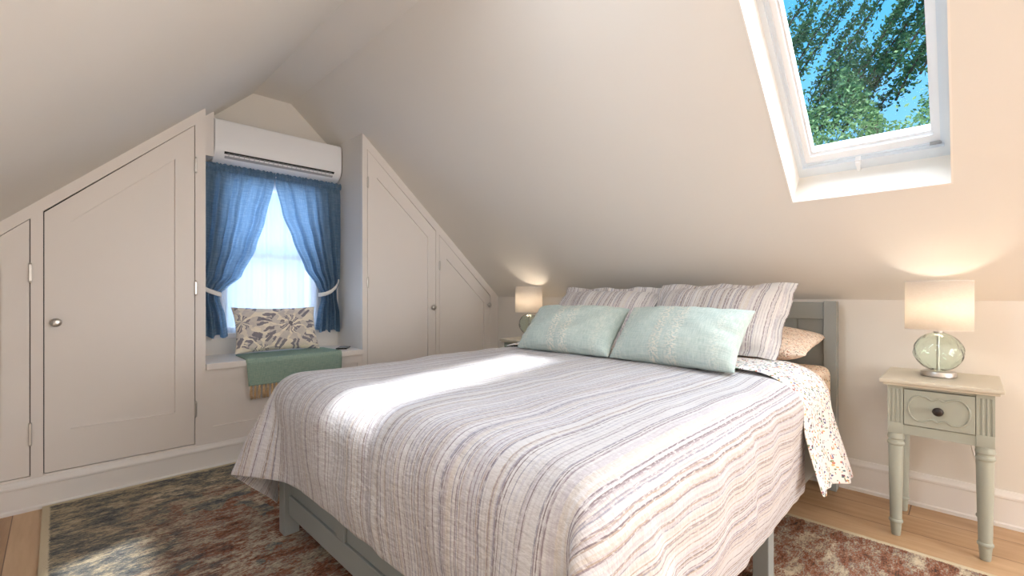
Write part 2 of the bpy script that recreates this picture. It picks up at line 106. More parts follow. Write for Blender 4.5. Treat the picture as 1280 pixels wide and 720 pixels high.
-1,0,2,-4,2,-1,1,-1,-1,-1,2,3,-1,-1,-1,3,-3,1,0,0,0,0,0,0,0,1,-1,0,0,0,0,0,0,0,0,0,0,0,0,0,0,0,0,0,0,0,0,0,1,-1,0,0,0,0,-1,1,0,0,0,0,-1,1,0,0,0,0,0,0,
0,-1,2,-2,2,-3,1,3,-3,3,-1,0,1,-2,0,4,-4,3,0,-2,-1,-1,0,-1,0,3,-1,0,0,0,0,0,0,0,0,0,0,0,0,0,1,-1,0,0,0,0,0,0,0,0,0,0,0,0,0,0,0,-1,1,0,0,0,0,1,-1,0,0,
0,0,0,0,0,0,0,0,0,0,0,0,0,0,-1,3,-1,0,0,-2,1,-2,3,-1,2,-3,2,-4,3,0,-1,1,-1,3,0,-3,1,0,0,0,0,0,0,1,-1,0,0,0,0,0,0,0,0,0,0,0,1,-1,0,0,0,0,0,0,0,0,0,0,0,
0,0,0,0,-1,1,0,0,0,0,0,0,0,0,0,0,0,0,0,0,0,0,0,-2,1,0,0,1,-1,2,-3,3,1,-1,-2,3,-2,-1,4,-1,1,-2,-2,3,-1,0,0,0,0,0,0,0,0,0,0,0,0,0,0,0,0,0,0,0,-1,1,0,0,
0,0,-1,1,0,0,0,0,0,0,0,0,0,0,0,0,0,0,0,0,-1,0,1,0,0,0,0,0,0,-1,1,0,1,-1,0,-1,2,0,-1,1,-2,0,0,3,-2,-3,2,-2,2,-1,1,1,-2,1,1,-1,0,0,0,1,-1,0,0,0,0,0,0,0,
0,0,0,0,0,1,-1,0,0,0,0,1,-1,0,0,0,1,-1,0,0,0,0,0,0,0,0,0,0,0,0,1,-1,0,0,0,0,0,0,0,0,0,1,-1,1,1,-4,1,2,-2,2,0,-2,1,1,1,0,0,-1,0,1,-1,0,0,-1,1,0,0,1,-1,
0,0,0,0,0,0,1,-1,0,0,0,0,0,0,0,0,0,0,0,0,0,0,0,0,-1,1,0,0,0,0,0,0,0,0,0,0,0,0,-1,1,0,0,0,0,-1,1,0,0,0,-2,1,-1,-1,3,1,-2,1,-2,-1,2,-2,-1,4,-1,0,-3,1,
-1,1,2,-1,1,-1,0,0,0,0,0,0,0,0,0,0,0,0,0,0,0,0,1,-1,0,0,0,0,0,0,0,0,0,0,0,0,0,0,0,0,0,-1,1,0,0,0,0,0,0,0,0,0,0,0,0,0,0,0,0,-1,3,-1,1,0,-2,0,1,0,0,-1,
0,2,-3,1,0,4,-2,-1,2,-3,1,0,0,0,0,0,0,0,0,0,0,0,0,0,0,0,0,0,0,0,0,0,0,0,0,0,0,0,0,0,0,0,0,0,0,0,0,0,0,0,0,0,0,0,0,0,0,0,0,0,0,0,0,0,0,0,2,-3,1,-1,-1,
1,1,-1,0,-1,4,-1,0,-1,1,-4,1,0,2,-2,1,0,0,0,0,0,0,0,0,0,0,0,0,1,-1,0,0,0,0,0,0,0,0,0,0,0,0,0,0,0,0,0,0,0,0,0,0,0,0,0,0,0,0,0,0,0,0,-1,1,0,0,0,0,0,0,0,
0,-1,0,0,1,1,-1,-2,3,1,-1,0,1,-2,1,0,3,-2,0,0,1,0,-1,0,0,0,0,0,0,0,0,0,0,0,0,0,0,0,0,0,0,0,0,0,0,0,0,0,0,0,0,0,0,0,0,0,0,0,0,0,0,0,0,0,0,0,0,0,0,0,0,
0,0,0,0,0,0,0,1,1,-2,0,1,0,0,-1,-3,1,-3,0,4,-2,-1,2,-2,3,-2,0,0,0,0,1,-1,1,-1,0,0,0,0,0,0,0,0,0,0,0,0,1,-1,0,0,0,0,0,0,0,0,0,0,0,0,-1,1,0,0,0,0,0,-1,
1,0,0,0,0,0,0,0,0,0,0,0,0,0,0,0,-1,0,1,1,-3,1,2,-2,4,2,0,1,-4,1,1,-2,1,-2,2,0,0,0,0,0,1,-1,0,0,0,0,0,0,1,-1,0,0,0,0,0,-1,1,0,0,0,0,0,0,0,0,0,0,0,0,0,
0,0,0,0,0,0,0,0,0,0,0,0,0,0,-1,1,0,0,0,0,0,0,0,0,1,1,-2,2,-3,2,-2,2,-2,1,-2,3,2,-3,0,2,1,-1,-3,2,0,0,-1,1,0,0,0,0,0,0,0,0,0,0,0,0,0,0,1,-1,0,0,0,0,0,
1,-1,0,0,0,0,0,0,0,0,0,0,0,0,0,0,0,0,0,0,0,0,0,0,0,0,0,0,0,0,0,1,-2,0,-1,2,1,-3,2,-2,0,-1,2,-2,1,-1,3,-2,-1,-1,2,0,0,0,1,-1,0,0,0,0,0,1,0,-1,0,0,0,0,
0,0,0,0,0,0,0,0,0,0,0,0,0,0,0,0,0,0,0,0,0,0,0,0,0,0,0,0,0,0,0,0,0,0,0,0,0,0,0,0,0,-1,1,1,-2,2,-1,1,-1,1,2,-3,1,-2,2,-3,2,1,-1,1,-1,0,0,0,0,0,0,0,0,0,
0,0,0,0,0,0,0,0,1,-1,0,0,0,0,0,0,0,0,0,0,0,0,0,0,0,0,0,0,0,0,0,0,0,0,0,0,0,0,0,-1,1,0,0,0,0,0,0,-2,3,-1,2,-3,-1,5,-5,2,-1,-3,5,-1,0,1,1,-4,1,1,1,-1,0,
0,-1,1,0,0,0,0,0,0,0,0,0,0,0,0,0,0,0,0,0,0,0,0,0,0,0,0,0,0,0,0,0,0,0,0,0,0,0,0,-1,1,0,0,0,0,0,0,0,0,0,0,0,0,0,0,2,-1,-3,2,1,0,-1,0,1,2,2,-5,0,0,0,1,1,
-1,-1,0,0,1,0,1,-1,0,0,0,0,1,-1,0,0,0,0,0,0,1,-1,0,0,0,0,0,0,0,0,0,0,0,0,0,0,0,0,0,0,0,0,0,0,0,0,0,0,0,0,0,0,0,0,0,0,0,0,0,1,-3,1,3,-3,2,-1,-4,8,-6,
-3,2,2,0,0,-1,-2,4,-3,4,-4,2,-1,0,0,0,0,0,0,0,0,0,0,0,0,0,0,0,0,0,0,0,0,0,0,0,1,-1,0,0,0,0,0,0,1,-1,0,0,0,0,0,0,0,0,0,0,0,0,0,0,0,0,0,0,0,0,0,-1,4,-3,
-1,0,0,3,0,-4,3,0,0,0,-2,1,2,-1,-2,3,-2,1,0,0,0,0,0,0,0,0,1,-1,0,0,0,0,0,0,1,-1,0,0,0,0,0,0,0,0,0,0,0,0,0,0,0,-1,1,0,0,0,0,0,0,0,-1,1,0,0,0,0,0,0,-1,
1,0,0,0,0,0,-2,3,1,-2,-1,0,1,-1,1,2,-1,-3,3,-1,1,-1,1,-3,1,3,-3,1,0,0,0,0,0,1,-1,0,0,0,0,0,0,0,0,0,0,0,0,0,0,0,0,0,0,0,0,0,0,0,0,1,-1,0,0,0,0,0,0,0,0,
0,0,0,0,0,0,0,0,0,0,0,0,0,0,0,-1,-1,4,-2,-1,2,-1,-1,0,-2,3,0,0,-2,2,-2,3,-1,-3,2,0,0,0,0,0,0,0,0,0,0,0,0,0,0,1,-1,0,0,0,0,0,0,0,0,0,0,0,0,0,0,0,0,0,0,
0,0,0,0,0,0,0,0,-1,1,0,0,0,0,0,0,0,0,0,0,0,0,0,-1,3,-3,3,-1,-4,5,-2,-2,4,-1,0,-1,-2,2,1,-1,1,-1,1,-1,0,0,0,0,1,-1,0,0,0,0,0,0,1,-1,0,0,0,0,0,0,0,0,1,
-1,0,0,0,0,0,0,0,0,0,0,0,0,0,0,0,0,0,1,-1,0,0,0,0,0,0,-1,1,0,0,0,0,0,2,-5,4,-1,0,2,-3,2,2,-4,0,-1,1,4,-3,1,-1,-2,3,-1,2,0,0,-1,1,-1,0,0,0,0,0,0,1,-1,
0,0,0,0,0,0,0,0,0,0,0,0,0,0,0,0,0,0,0,0,0,0,0,0,0,0,0,0,-1,1,0,0,0,0,0,0,0,0,0,0,0,0,0,1,1,-3,0,1,-1,2,-1,-1,2,2,-1,0,-2,0,-2,2,1,1,-2,0,-1,1,1,-1,0,
0,0,0,0,0,0,0,0,0,0,0,0,0,0,0,0,1,-1,0,0,0,0,0,0,0,0,0,0,0,0,0,0,0,0,0,0,0,0,0,0,0,0,0,0,0,-1,1,-1,0,1,2,-4,2,-2,3,-2,1,-3,2,0,0,-3,0,3,-1,1,1,-1,0,
-3,4,-1,1,-1,0,0,0,0,0,0,0,0,1,-1,0,0,0,0,0,0,0,0,1,-1,0,0,0,0,0,0,0,0,0,0,0,0,0,0,0,0,0,0,0,0,0,0,0,0,0,0,0,0,0,-1,1,1,-1,-1,2,0,2,-6,3,2,-1,0,0,1,2,
-2,-1,1,0,-1,-1,2,-1,0,0,0,0,0,0,0,0,0,0,0,1,-1,0,0,0,0,0,0,0,0,0,0,0,0,0,0,0,0,0,0,0,1,-1,0,0,0,0,0,0,0,0,0,1,-1,0,0,0,0,0,0,0,0,0,0,-1,1,0,0,0,-2,5,
-3,-1,0,2,1,-2,-1,2,-1,1,-1,2,1,-2,2,-2,0,0,0,0,0,0,0,0,1,0,-1,0,0,0,0,0,0,0,0,0,1,-1,0,0,0,0,0,0,0,0,0,0,0,0,0,0,0,0,0,0,0,0,-1,1,0,0,0,0,0,0,0,0,0,
0,0,0,-1,1,-1,1,-3,4,-3,4,-4,0,1,-2,4,-3,0,0,0,-1,1,0,-1,1,0,0,0,0,0,0,1,-1,0,0,0,0,0,0,0,0,0,0,1,-1,0,0,0,0,0,0,0,0,0,1,-1,0,0,0,0,0,0,0,0,0,0,0,0,0,
0,0,0,0,0,0,0,0,0,0,0,0,-1,0,1,0,-1,4,-3,0,-3,-1,6,-2,1,-1,-1,2,0,-2,2,0,-1,1,-1,1,0,0,0,-1,0,0,0,0,0,0,0,0,0,0,1,-1,0,0,0,0,0,0,0,0,0,0,0,0,0,0,0,0,
0,0,0,0,0,0,1,-1,0,0,0,0,0,0,0,0,0,0,0,0,2,-2,0,0,2,-2,-3,1,2,3,-3,0,-2,0,1,4,-3,0,1,-1,0,0,0,1,-1,0,0,0,0,0,0,0,0,0,0,0,0,0,1,-1,0,0,0,0,0,0,0,0,0,1,
0,-1,0,0,0,0,0,0,0,0,0,0,0,0,0,0,0,0,0,0,0,0,0,0,-1,1,-1,0,0,2,-3,1,2,-1,1,-2,0,2,-2,0,1,-2,0,0,1,1,-1,0,1,0,0,0,-1,0,0,0,0,0,0,0,0,0,0,0,1,-1,0,0,0,
0,0,0,0,0,0,0,0,0,0,0,0,0,0,0,0,0,0,0,0,0,0,0,0,0,0,0,0,0,0,0,-1,1,-1,2,-3,2,-3,6,-5,-1,6,-3,2,-1,2,-1,-2,4,0,-2,0,1,-2,1,0,0,0,1,0,-1,0,0,0,0,0,0,0,
0,1,0,0,-1,0,0,0,0,0,0,0,0,0,0,1,-1,0,0,0,0,0,0,0,0,0,0,0,0,0,-1,1,0,0,0,0,0,0,0,-2,1,0,1,0,0,0,2,-3,3,1,-6,5,-2,0,-3,2,3,-5,2,0,0,0,2,-1,0,0,0,0,1,1,
-2,0,0,0,0,0,1,0,-1,0,0,0,0,0,0,0,0,0,0,0,0,0,0,0,0,0,0,0,0,0,0,0,0,0,0,0,0,1,-1,0,0,0,0,0,0,-1,0,0,1,0,-1,1,0,-1,-1,2,-3,6,-4,-1,109,22,21,20,17,13,
13,12,10,11,11,8,2,3,3,2,3,2,0,-1,-1,0,0,0,0,0,0,0,0,0,0,0,0,0,0,1,0,0,0,0,0,0,0,0,0,0,0,0,0,0,0,0,0,0,0,0,0,0,1,1,2,4,7,7,7,4,-2,-14,-21,-20,-20,-20,
-21,-21,-20,-20,-19,20,0,0,2,1,3,1,0,1,0,0,1,1,-1,0,1,0,-1,1,0,0,0,-1,1,0,0,0,0,0,0,0,0,0,0,0,-1,0,1,0,0,0,0,0,0,0,0,0,0,0,0,0,0,0,0,0,0,0,0,-1,0,0,0,
-1,0,-1,0,-3,-2,0,0,0,-1,1,0,0,1,0,20,-1,2,-1,2,3,1,1,1,0,0,0,2,0,0,0,-1,1,-1,0,0,0,1,-1,0,0,1,0,0,0,0,0,0,0,0,0,0,-1,0,0,0,1,0,0,0,0,0,0,0,0,0,0,0,0,
0,-1,0,1,0,-1,0,-1,0,0,0,-1,-3,-2,0,0,0,0,0,0,1,0,0,17,2,-1,2,2,0,3,2,0,1,0,1,0,1,0,-1,1,0,0,0,0,0,0,0,0,0,-1,0,1,0,0,0,0,0,0,0,0,0,0,0,0,-1,0,0,0,0,
0,0,0,0,0,0,0,0,0,1,0,-1,1,0,-1,-1,0,0,0,-2,-3,-1,0,0,-1,1,0,1,0,0,0,16,1,1,0,0,4,1,3,2,-1,0,1,2,0,-1,1,0,-1,0,0,1,0,0,0,0,0,0,0,-1,1,0,0,0,0,0,0,0,0,
0,0,0,0,0,0,0,0,0,0,0,0,0,0,0,0,0,0,0,0,-1,1,-1,0,-1,0,0,-2,-3,-1,0,0,0,0,0,1,0,0,0,12,2,2,1,1,0,3,2,3,2,0,0,1,0,1,0,-1,1,-1,1,0,0,0,0,0,0,0,0,0,-1,0,
1,0,0,0,0,0,0,0,0,0,0,0,0,0,0,0,0,0,0,0,0,0,0,0,0,0,0,0,-1,1,-1,-1,0,-1,-3,-2,0,0,0,0,1,0,0,0,0,0,9,1,2,1,3,1,2,2,3,3,1,0,1,1,0,-1,1,-1,1,0,0,0,0,0,0,
0,0,0,0,0,0,-1,0,1,0,0,0,0,0,0,0,0,0,0,0,0,0,0,0,0,0,0,0,0,0,0,0,0,0,0,-1,0,-1,-1,1,-4,-2,0,0,0,1,0,1,-1,0,0,0,6,2,1,2,1,2,1,3,2,5,2,0,2,1,-1,1,0,0,0,
0,-1,0,1,0,0,0,0,0,0,0,0,0,0,-1,0,0,1,0,0,0,0,0,0,0,0,0,0,0,0,0,0,0,0,0,0,0,0,0,0,0,0,-1,-1,0,-1,-3,-2,0,0,0,1,0,0,0,0,0,0,4,0,1,2,1,2,2,1,4,2,8,1,0,
1,1,0,-1,0,0,0,1,0,-1,1,0,0,0,0,0,0,0,0,0,0,0,0,0,-1,1,0,0,0,0,0,0,0,0,0,0,0,0,0,0,0,0,0,0,0,0,0,0,0,-1,0,-3,-3,-1,0,1,0,0,0,-1,1,0,0,0,3,1,0,1,1,1,1,
2,1,4,2,10,0,2,0,1,0,-1,1,0,0,0,0,-1,1,0,0,0,0,0,0,0,0,0,0,0,-1,1,0,-1,1,0,0,0,0,0,0,0,0,0,0,0,0,0,0,0,0,-1,0,1,0,0,-1,-1,-3,-3,0,0,1,0,0,0,0,0,0,-1,
-2,2,0,1,0,0,1,1,2,2,1,3,4,11,0,1,1,-1,1,0,0,0,0,0,1,-2,0,0,1,0,0,0,0,0,0,0,0,0,0,-1,1,-1,0,0,0,0,0,0,1,0,0,0,0,0,-1,1,-1,0,1,0,-1,0,1,0,-9,4,-4,2,0,
0,0,0,0,0,-2,-3,-4,-4,2,0,0,0,0,0,1,0,1,1,3,2,6,13,0,-1,1,-1,0,0,1,0,0,-1,1,0,0,-1,0,0,0,0,1,-1,0,1,0,0,0,0,0,0,0,0,0,0,0,-1,0,0,0,0,0,1,-1,0,1,-1,0,
1,1,-1,-4,2,-4,0,-1,1,0,1,-2,-3,-3,-4,-4,-3,-2,3,-1,0,0,1,0,0,0,-1,2,-1,2,0,5,18,-2,-1,0,-1,1,-1,0,0,0,0,0,0,0,0,0,0,0,-1,1,1,-2,1,0,0,0,0,0,0,0,0,0,
0,0,0,0,0,0,0,0,0,1,-2,1,0,-1,0,0,3,1,-7,4,0,-1,-2,-4,-4,-5,-4,-4,-2,-2,-2,3,1,0,0,0,-1,0,0,1,-1,1,0,2,1,0,10,1,-1,0,-1,1,0,0,0,0,0,0,0,0,-1,1,0,-1,1,
-1,1,-1,0,0,0,0,1,-1,0,0,0,0,0,1,0,0,0,0,0,0,-1,2,-1,0,0,-1,0,1,0,-2,-2,1,-1,-6,-6,-4,-1,-2,0,-1,1,0,4,0,0,0,0,0,0,0,0,0,0,0,0,1,1,1,2,0,0,0,-1,0,0,0,
0,0,0,0,0,1,-1,0,1,-1,0,0,0,1,-1,0,0,-1,2,-1,0,0,0,0,-1,0,0,0,0,0,0,1,-1,1,0,0,0,0,1,0,1,-1,-2,-9,-3,0,0,-1,0,0,0,-1,0,5,0,-1,0,0,1,-1,0,0,0,-1,-1,1,
-1,-2,1,0,1,0,-1,0,0,0,0,1,-1,0,0,0,0,0,1,-1,0,0,0,0,-1,1,0,0,0,-1,1,1,-1,0,0,1,0,-1,1,0,-1,1,-1,0,1,-1,0,0,0,-1,0,0,1,-1,0,0,-1,-1,-1,-1,-1,0,0,0,4,
0,1,-1,0,0,0,0,0,-1,0,1,-3,0,0,-1,0,-1,0,1,0,0,0,0,-1,1,0,0,0,0,0,-1,1,0,0,0,0,0,0,0,1,-1,1,-1,-1,1,1,-1,-1,0,1,-1,1,0,-1,2,-1,-1,1,0,0,1,-1,-1,1,2,
-4,2,0,-1,0,0,0,0,-1,0,-1,2,0,-1,1,-1,0,1,-1,-1,1,0,-2,2,0,-1,0,0,0,0,0,0,0,0,0,0,0,0,0,0,0,0,0,0,0,0,0,1,-1,0,1,-2,1,-1,1,0,0,-1,3,-2,0,0,1,-2,1,0,
-1,1,0,0,0,0,-1,1,0,0,0,1,-1,0,0,0,0,0,0,0,-1,0,0,-1,1,-1,1,-1,-1,1,-1,0,0,2,0,0,1,-1,-1,1,0,0,0,0,0,0,0,0,0,1,-1,0,0,0,0,0,0,0,-1,2,-1,1,-1,0,0,0,0,
0,0,-2,3,-1,1,-2,1,0,0,0,0,0,0,0,0,0,0,1,-1,-1,0,0,1,0,0,0,0,0,0,0,0,-2,0,-1,1,-1,1,0,0,1,0,1,1,0,-1,0,0,0,0,0,0,0,0,1,-1,1,-1,0,-1,1,0,0,0,0,1,-1,1,
0,-2,3,-4,3,0,-1,0,0,0,0,0,-1,1,-1,2,-1,0,0,0,0,0,1,-1,0,1,-1,-1,1,0,0,1,-1,0,0,0,0,0,0,0,0,-2,0,1,0,0,-1,1,0,1,1,0,-1,0,0,0,0,1,-1,0,1,-1,1,-2,2,-2,
1,0,0,0,0,0,0,0,-1,2,-2,0,1,-2,2,-1,0,1,0,0,0,0,0,0,0,0,-1,1,0,0,0,0,0,-1,1,0,-1,1,0,0,0,0,0,0,0,0,0,0,0,0,0,0,-2,1,0,-1,1,1,0,0,1,-1,0,0,0,0,0,0,0,1,
-1,-1,1,-1,2,-2,1,0,0,0,0,0,0,1,-1,0,-1,2,-1,0,0,1,-1,0,0,0,0,0,1,-1,0,0,1,-1,0,0,0,0,0,0,0,0,0,1,-1,0,0,1,-1,0,0,1,-1,0,0,0,0,0,0,0,-1,0,1,0,0,0,1,
-1,0,0,0,0,1,-1,0,-1,0,1,0,0,1,-2,1,0,0,0,0,0,0,0,-1,2,-1,0,-1,1,0,0,-1,1,0,0,0,0,0,-1,1,0,0,-1,1,0,0,0,0,1,-1,1,-1,0,-1,1,0,0,-1,2,-1,0,0,0,0,0,0,0,
0,0,-1,1,0,0,0,0,1,-1,0,0,0,0,0,0,0,0,0,0,0,0,0,-1,1,0,0,0,0,1,-1,0,0,0,-1,1,0,0,0,0,0,0,1,0,0,-1,0,0,1,-1,0,0,0,0,0,0,0,0,-1,1,-1,1,0,1,-1,0,0,0,0,0,
0,0,1,-1,0,0,0,0,0,0,0,0,0,0,1,-1,0,0,0,0,0,0,0,0,0,1,-1,0,0,0,0,0,0,0,0,0,0,0,0,0,0,0,1,-1,0,1,-1,0,0,-1,1,-1,1,1,-1,-1,1,0,0,0,0,0,0,0,0,1,0,-1,0,0,
-1,1,1,-1,0,0,0,0,0,0,0,0,0,0,0,0,0,0,0,0,1,-1,0,0,0,0,0,0,0,0,0,0,0,0,0,0,0,0,0,0,0,0,0,-1,1,0,0,0,0,-1,1,0,-1,2,-1,0,1,-2,2,0,-2,1,0,0,0,0,0,0,0,0,
0,0,0,-1,3,-2,0,0,1,-1,0,0,0,0,0,0,0,1,-1,0,0,0,0,0,0,1,0,-1,0,0,0,0,0,0,1,-1,0,1,-1,-1,1,1,-1,0,1,-1,0,0,0,0,0,0,0,0,0,0,0,0,0,1,-2,1,0,-1,1,-1,1,0,
0,0,0,0,0,1,-1,0,0,0,0,-1,2,-3,3,-1,0,0,0,0,1,-1,0,0,0,0,0,1,-1,0,0,0,0,1,-1,0,0,0,0,0,0,0,0,0,1,-1,0,0,1,0,-2,1,0,-1,1,0,0,0,0,0,0,0,0,0,0,0,0,1,-2,
1,1,-1,0,0,0,-1,1,1,-1,1,0,-1,-1,1,0,0,0,0,1,-2,1,-1,1,0,0,0,0,0,0,0,0,0,0,0,0,1,-1,0,0,1,-1,0,0,0,0,0,0,0,0,1,-1,0,0,0,1,-2,0,1,0,0,0,1,-1,0,0,0,1,
-1,0,0,0,1,0,-1,-1,3,-2,-1,1,0,0,0,0,0,-1,1,-1,0,1,0,0,0,0,0,2,-3,1,0,0,0,1,-2,1,0,0,0,0,0,0,0,0,0,0,1,-1,0,0,0,0,0,0,0,0,0,0,1,-1,0,0,0,0,-1,2,-1,0,
0,0,1,-2,1,0,0,0,-1,1,0,0,1,-2,1,0,0,-2,2,0,0,0,0,0,0,0,0,0,0,0,0,0,0,0,0,0,-2,2,0,0,1,-1,-1,2,-1,0,0,0,0,0,0,0,0,0,0,0,1,-1,0,0,0,0,0,0,0,0,1,-1,0,0,
0,0,0,0,0,0,0,0,0,0,0,0,0,0,0,1,-1,0,0,-1,1,-1,1,0,0,0,0,0,0,1,-1,0,0,0,0,1,0,-1,0,1,-1,0,0,0,0,0,0,-1,1,0,-1,1,0,0,0,0,0,0,0,0,0,0,0,0,1,0,0,0,0,0,0,
0,0,0,0,0,0,0,0,0,0,0,0,0,0,0,-1,3,-2,0,0,0,-1,1,0,0,0,0,0,1,-1,0,0,1,-1,0,0,0,1,-1,0,0,-1,0,1,0,-1,1,0,0,0,0,0,0,0,0,0,0,0,0,0,0,1,-1,0,0,0,0,0,0,0,
0,0,0,0,0,0,0,0,1,-1,0,0,0,0,1,-1,0,0,0,0,0,0,0,-2,2,0,0,0,0,0,1,-1,0,1,-1,-1,1,1,-1,-1,1,0,-1,1,0,0,0,0,0,0,0,0,0,1,-1,0,0,0,0,0,0,0,0,1,-1,0,0,0,0,
0,0,0,0,0,0,0,0,0,0,0,0,0,0,0,1,-1,0,0,0,0,0,0,0,0,0,1,-1,0,0,0,0,0,0,0,0,0,0,-1,1,0,-1,2,-1,0,-1,1,0,0,0,0,0,0,0,0,0,0,0,0,0,0,-1,2,-1,0,0,0,0,0,0,0,
-1,1,0,0,0,0,1,-1,0,0,0,0,0,0,0,0,0,0,0,0,1,-1,0,0,0,0,0,0,0,0,1,-1,-1,1,0,0,0,0,0,0,0,0,0,0,0,0,0,0,-1,1,0,1,-1,0,0,0,0,1,-2,1,0,0,0,0,0,0,0,1,-2,1,
1,-1,0,0,1,-1,0,0,0,0,0,1,-1,0,0,0,0,0,0,0,0,0,0,0,0,0,1,-1,0,0,0,0,0,0,0,0,0,-1,1,1,-1,0,0,0,0,1,-1,0,0,0,0,0,0,0,0,0,0,0,-1,1,0,0,0,0,-1,1,0,0,0,0,
0,0,1,-1,-1,1,1,-2,1,0,0,-1,1,0,0,0,0,0,0,0,0,1,-1,0,0,0,0,0,0,0,0,0,0,0,0,0,0,0,0,0,0,0,0,0,1,-2,1,1,-1,0,0,0,-1,1,0,0,0,0,0,0,0,0,0,0,0,0,0,0,0,0,0,
0,0,0,0,0,0,0,1,-2,2,-1,1,-1,0,0,0,1,-1,1,-1,0,0,0,0,0,0,0,0,1,-1,0,0,0,0,0,0,0,0,1,-1,0,0,0,0,0,0,0,0,0,0,-1,2,-2,0,1,0,1,-1,0,0,0,0,0,2,-2,0,1,-1,0,
0,0,0,0,0,0,0,0,0,0,1,-1,0,0,0,-1,1,0,0,-1,0,3,-2,0,-1,1,-1,1,0,0,0,0,0,0,0,0,0,1,-1,0,0,0,0,0,1,0,-1,0,0,0,0,0,0,0,1,-1,0,0,0,0,1,-1,0,0,-1,1,0,0,0,
0,0,-2,3,-1,0,0,0,0,0,1,-1,0,0,0,1,-1,0,-1,1,0,1,-1,0,0,-1,2,-1,0,-2,2,1,-1,0,0,0,0,0,0,0,0,0,0,0,0,0,1,-1,0,0,0,1,-1,0,0,0,0,0,0,0,0,1,-1,0,0,0,0,-1,
0,1,0,0,0,0,0,0,1,-1,0,0,-1,1,-1,1,0,1,-1,-1,1,0,0,0,-1,1,0,0,0,0,-1,1,0,0,0,0,0,0,1,-1,-1,1,0,0,0,1,-1,0,0,0,0,0,0,0,0,0,1,-1,0,0,0,0,0,0,0,0,0,0,0,
0,0,0,1,-1,0,0,1,-1,0,0,0,0,0,0,1,-2,1,0,0,0,0,0,0,0,-1,1,0,1,-1,0,0,0,0,1,-1,0,1,-1,0,0,0,0,-1,1,0,-1,2,1,-2,0,0,0,-1,1,1,-1,0,0,0,0,0,0,0,0,1,-1,0,
0,0,0,0,0,0,0,0,0,1,-1,0,0,0,0,0,0,1,-1,1,-1,0,1,-1,-1,1,0,0,0,0,0,1,-1,0,0,0,0,-1,1,0,0,0,0,-1,2,-1,-1,2,-1,1,-1,0,0,0,0,0,-1,-1,3,-1,0,0,0,0,0,0,0,
0,0,0,0,0,0,0,0,1,-1,0,0,0,0,0,0,0,0,1,-1,0,0,0,0,0,0,0,-1,1,-1,1,0,-1,1,0,0,0,0,1,-1,0,-1,3,-1,-1,0,0,0,0,0,0,0,0,1,-1,0,0,-1,2,-2,1,1,-1,0,0,0,1,-1,
-1,2,-1,0,0,0,0,1,-1,0,0,0,0,0,0,0,0,0,1,0,0,0,0,0,0,0,1,-1,0,0,0,0,0,0,1,-1,0,0,0,0,0,0,0,0,1,-1,0,-1,1,0,2,-4,1,1,0,0,0,0,0,0,0,1,-2,0,1,1,-1,-1,1,
1,-2,1,0,0,0,-1,1,0,-1,1,1,-1,0,0,0,0,0,0,0,0,0,0,0,0,0,0,0,0,0,0,0,0,1,-1,0,0,0,0,0,0,0,-1,2,-1,1,-1,0,0,0,1,-1,-1,1,1,-1,0,0,-2,3,-1,0,0,0,0,0,0,0,
0,-1,1,1,-1,-1,1,0,0,0,0,0,0,1,-1,0,0,0,0,0,0,1,-1,0,0,0,1,-1,0,0,0,0,0,0,0,0,0,0,0,0,0,1,-1,0,0,0,0,0,0,0,0,0,-1,1,0,0,0,0,1,-2,1,0,0,-1,2,-1,0,1,-2,
1,1,-1,0,0,0,0,1,-1,0,0,-1,2,-1,0,0,0,-1,1,0,0,-1,1,0,0,0,2,-2,-1,0,1,0,0,0,0,1,0,-1,0,0,0,0,0,0,0,0,0,1,0,-1,0,0,0,0,0,0,0,0,0,0,0,2,-3,1,1,-1,0,0,0,
0,0,0,-1,1,0,-1,1,0,-1,1,1,-1,2,-2,0,0,0,0,0,-1,1,0,0,0,0,0,0,0,0,1,-1,1,-1,-2,2,0,0,0,0,0,1,-1,0,0,1,-1,0,0,0,0,0,0,0,1,-1,0,0,0,0,0,0,0,0,0,0,0,1,
-1,-2,3,-1,-1,3,-3,1,0,0,0,0,0,0,0,0,1,-1,0,0,0,1,-3,3,-2,1,0,0,0,0,0,0,0,0,0,0,2,-2,1,-2,1,-1,1,0,0,0,1,-1,1,-1,0,0,0,0,0,1,-1,0,0,0,0,1,0,-1,0,0,0,
0,0,0,0,0,1,-1,0,0,0,0,0,-1,1,0,-2,2,0,1,-1,0,0,0,0,0,0,-1,1,0,0,-1,1,0,-1,1,1,-1,0,2,-2,0,0,0,0,1,-1,-2,2,-1,1,0,0,0,0,0,0,0,0,-1,1,0,0,0,0,0,0,1,0,
-1,0,0,0,0,0,0,0,0,0,0,0,0,0,0,0,1,-1,-1,0,1,0,0,0,0,0,0,-1,1,0,0,1,-1,1,-1,0,0,1,-1,0,-1,1,0,1,-2,1,0,-2,3,-1,1,-1,0,-1,1,0,0,0,0,0,0,1,-1,0,1,-2,1,
1,-1,0,0,0,0,0,0,0,0,1,0,-1,0,0,0,0,0,0,0,0,0,1,0,-1,0,-1,1,0,1,-1,0,0,0,0,0,1,-1,0,0,0,-1,2,-1,0,1,-1,-1,2,-1,0,0,0,-1,1,0,0,0,-1,1,-1,1,0,0,0,0,0,0,
0,0,1,-2,1,1,-2,3,-2,-1,1,0,0,0,0,0,0,0,0,0,0,1,0,0,0,0,0,0,0,1,0,-1,0,0,1,0,-1,0,0,0,0,0,0,0,0,-1,1,1,-1,0,0,-1,0,3,-3,1,1,-2,1,0,0,0,0,0,0,0,0,0,0,
0,1,-1,0,0,1,-1,0,0,1,-2,3,-2,0,0,-2,3,-1,1,-1,1,-1,0,0,0,0,0,0,0,0,0,0,0,0,0,1,0,-1,0,0,0,0,0,0,1,-1,0,0,1,-1,1,-1,0,0,2,-3,1,0,0,0,0,-2,2,1,-2,2,-1,
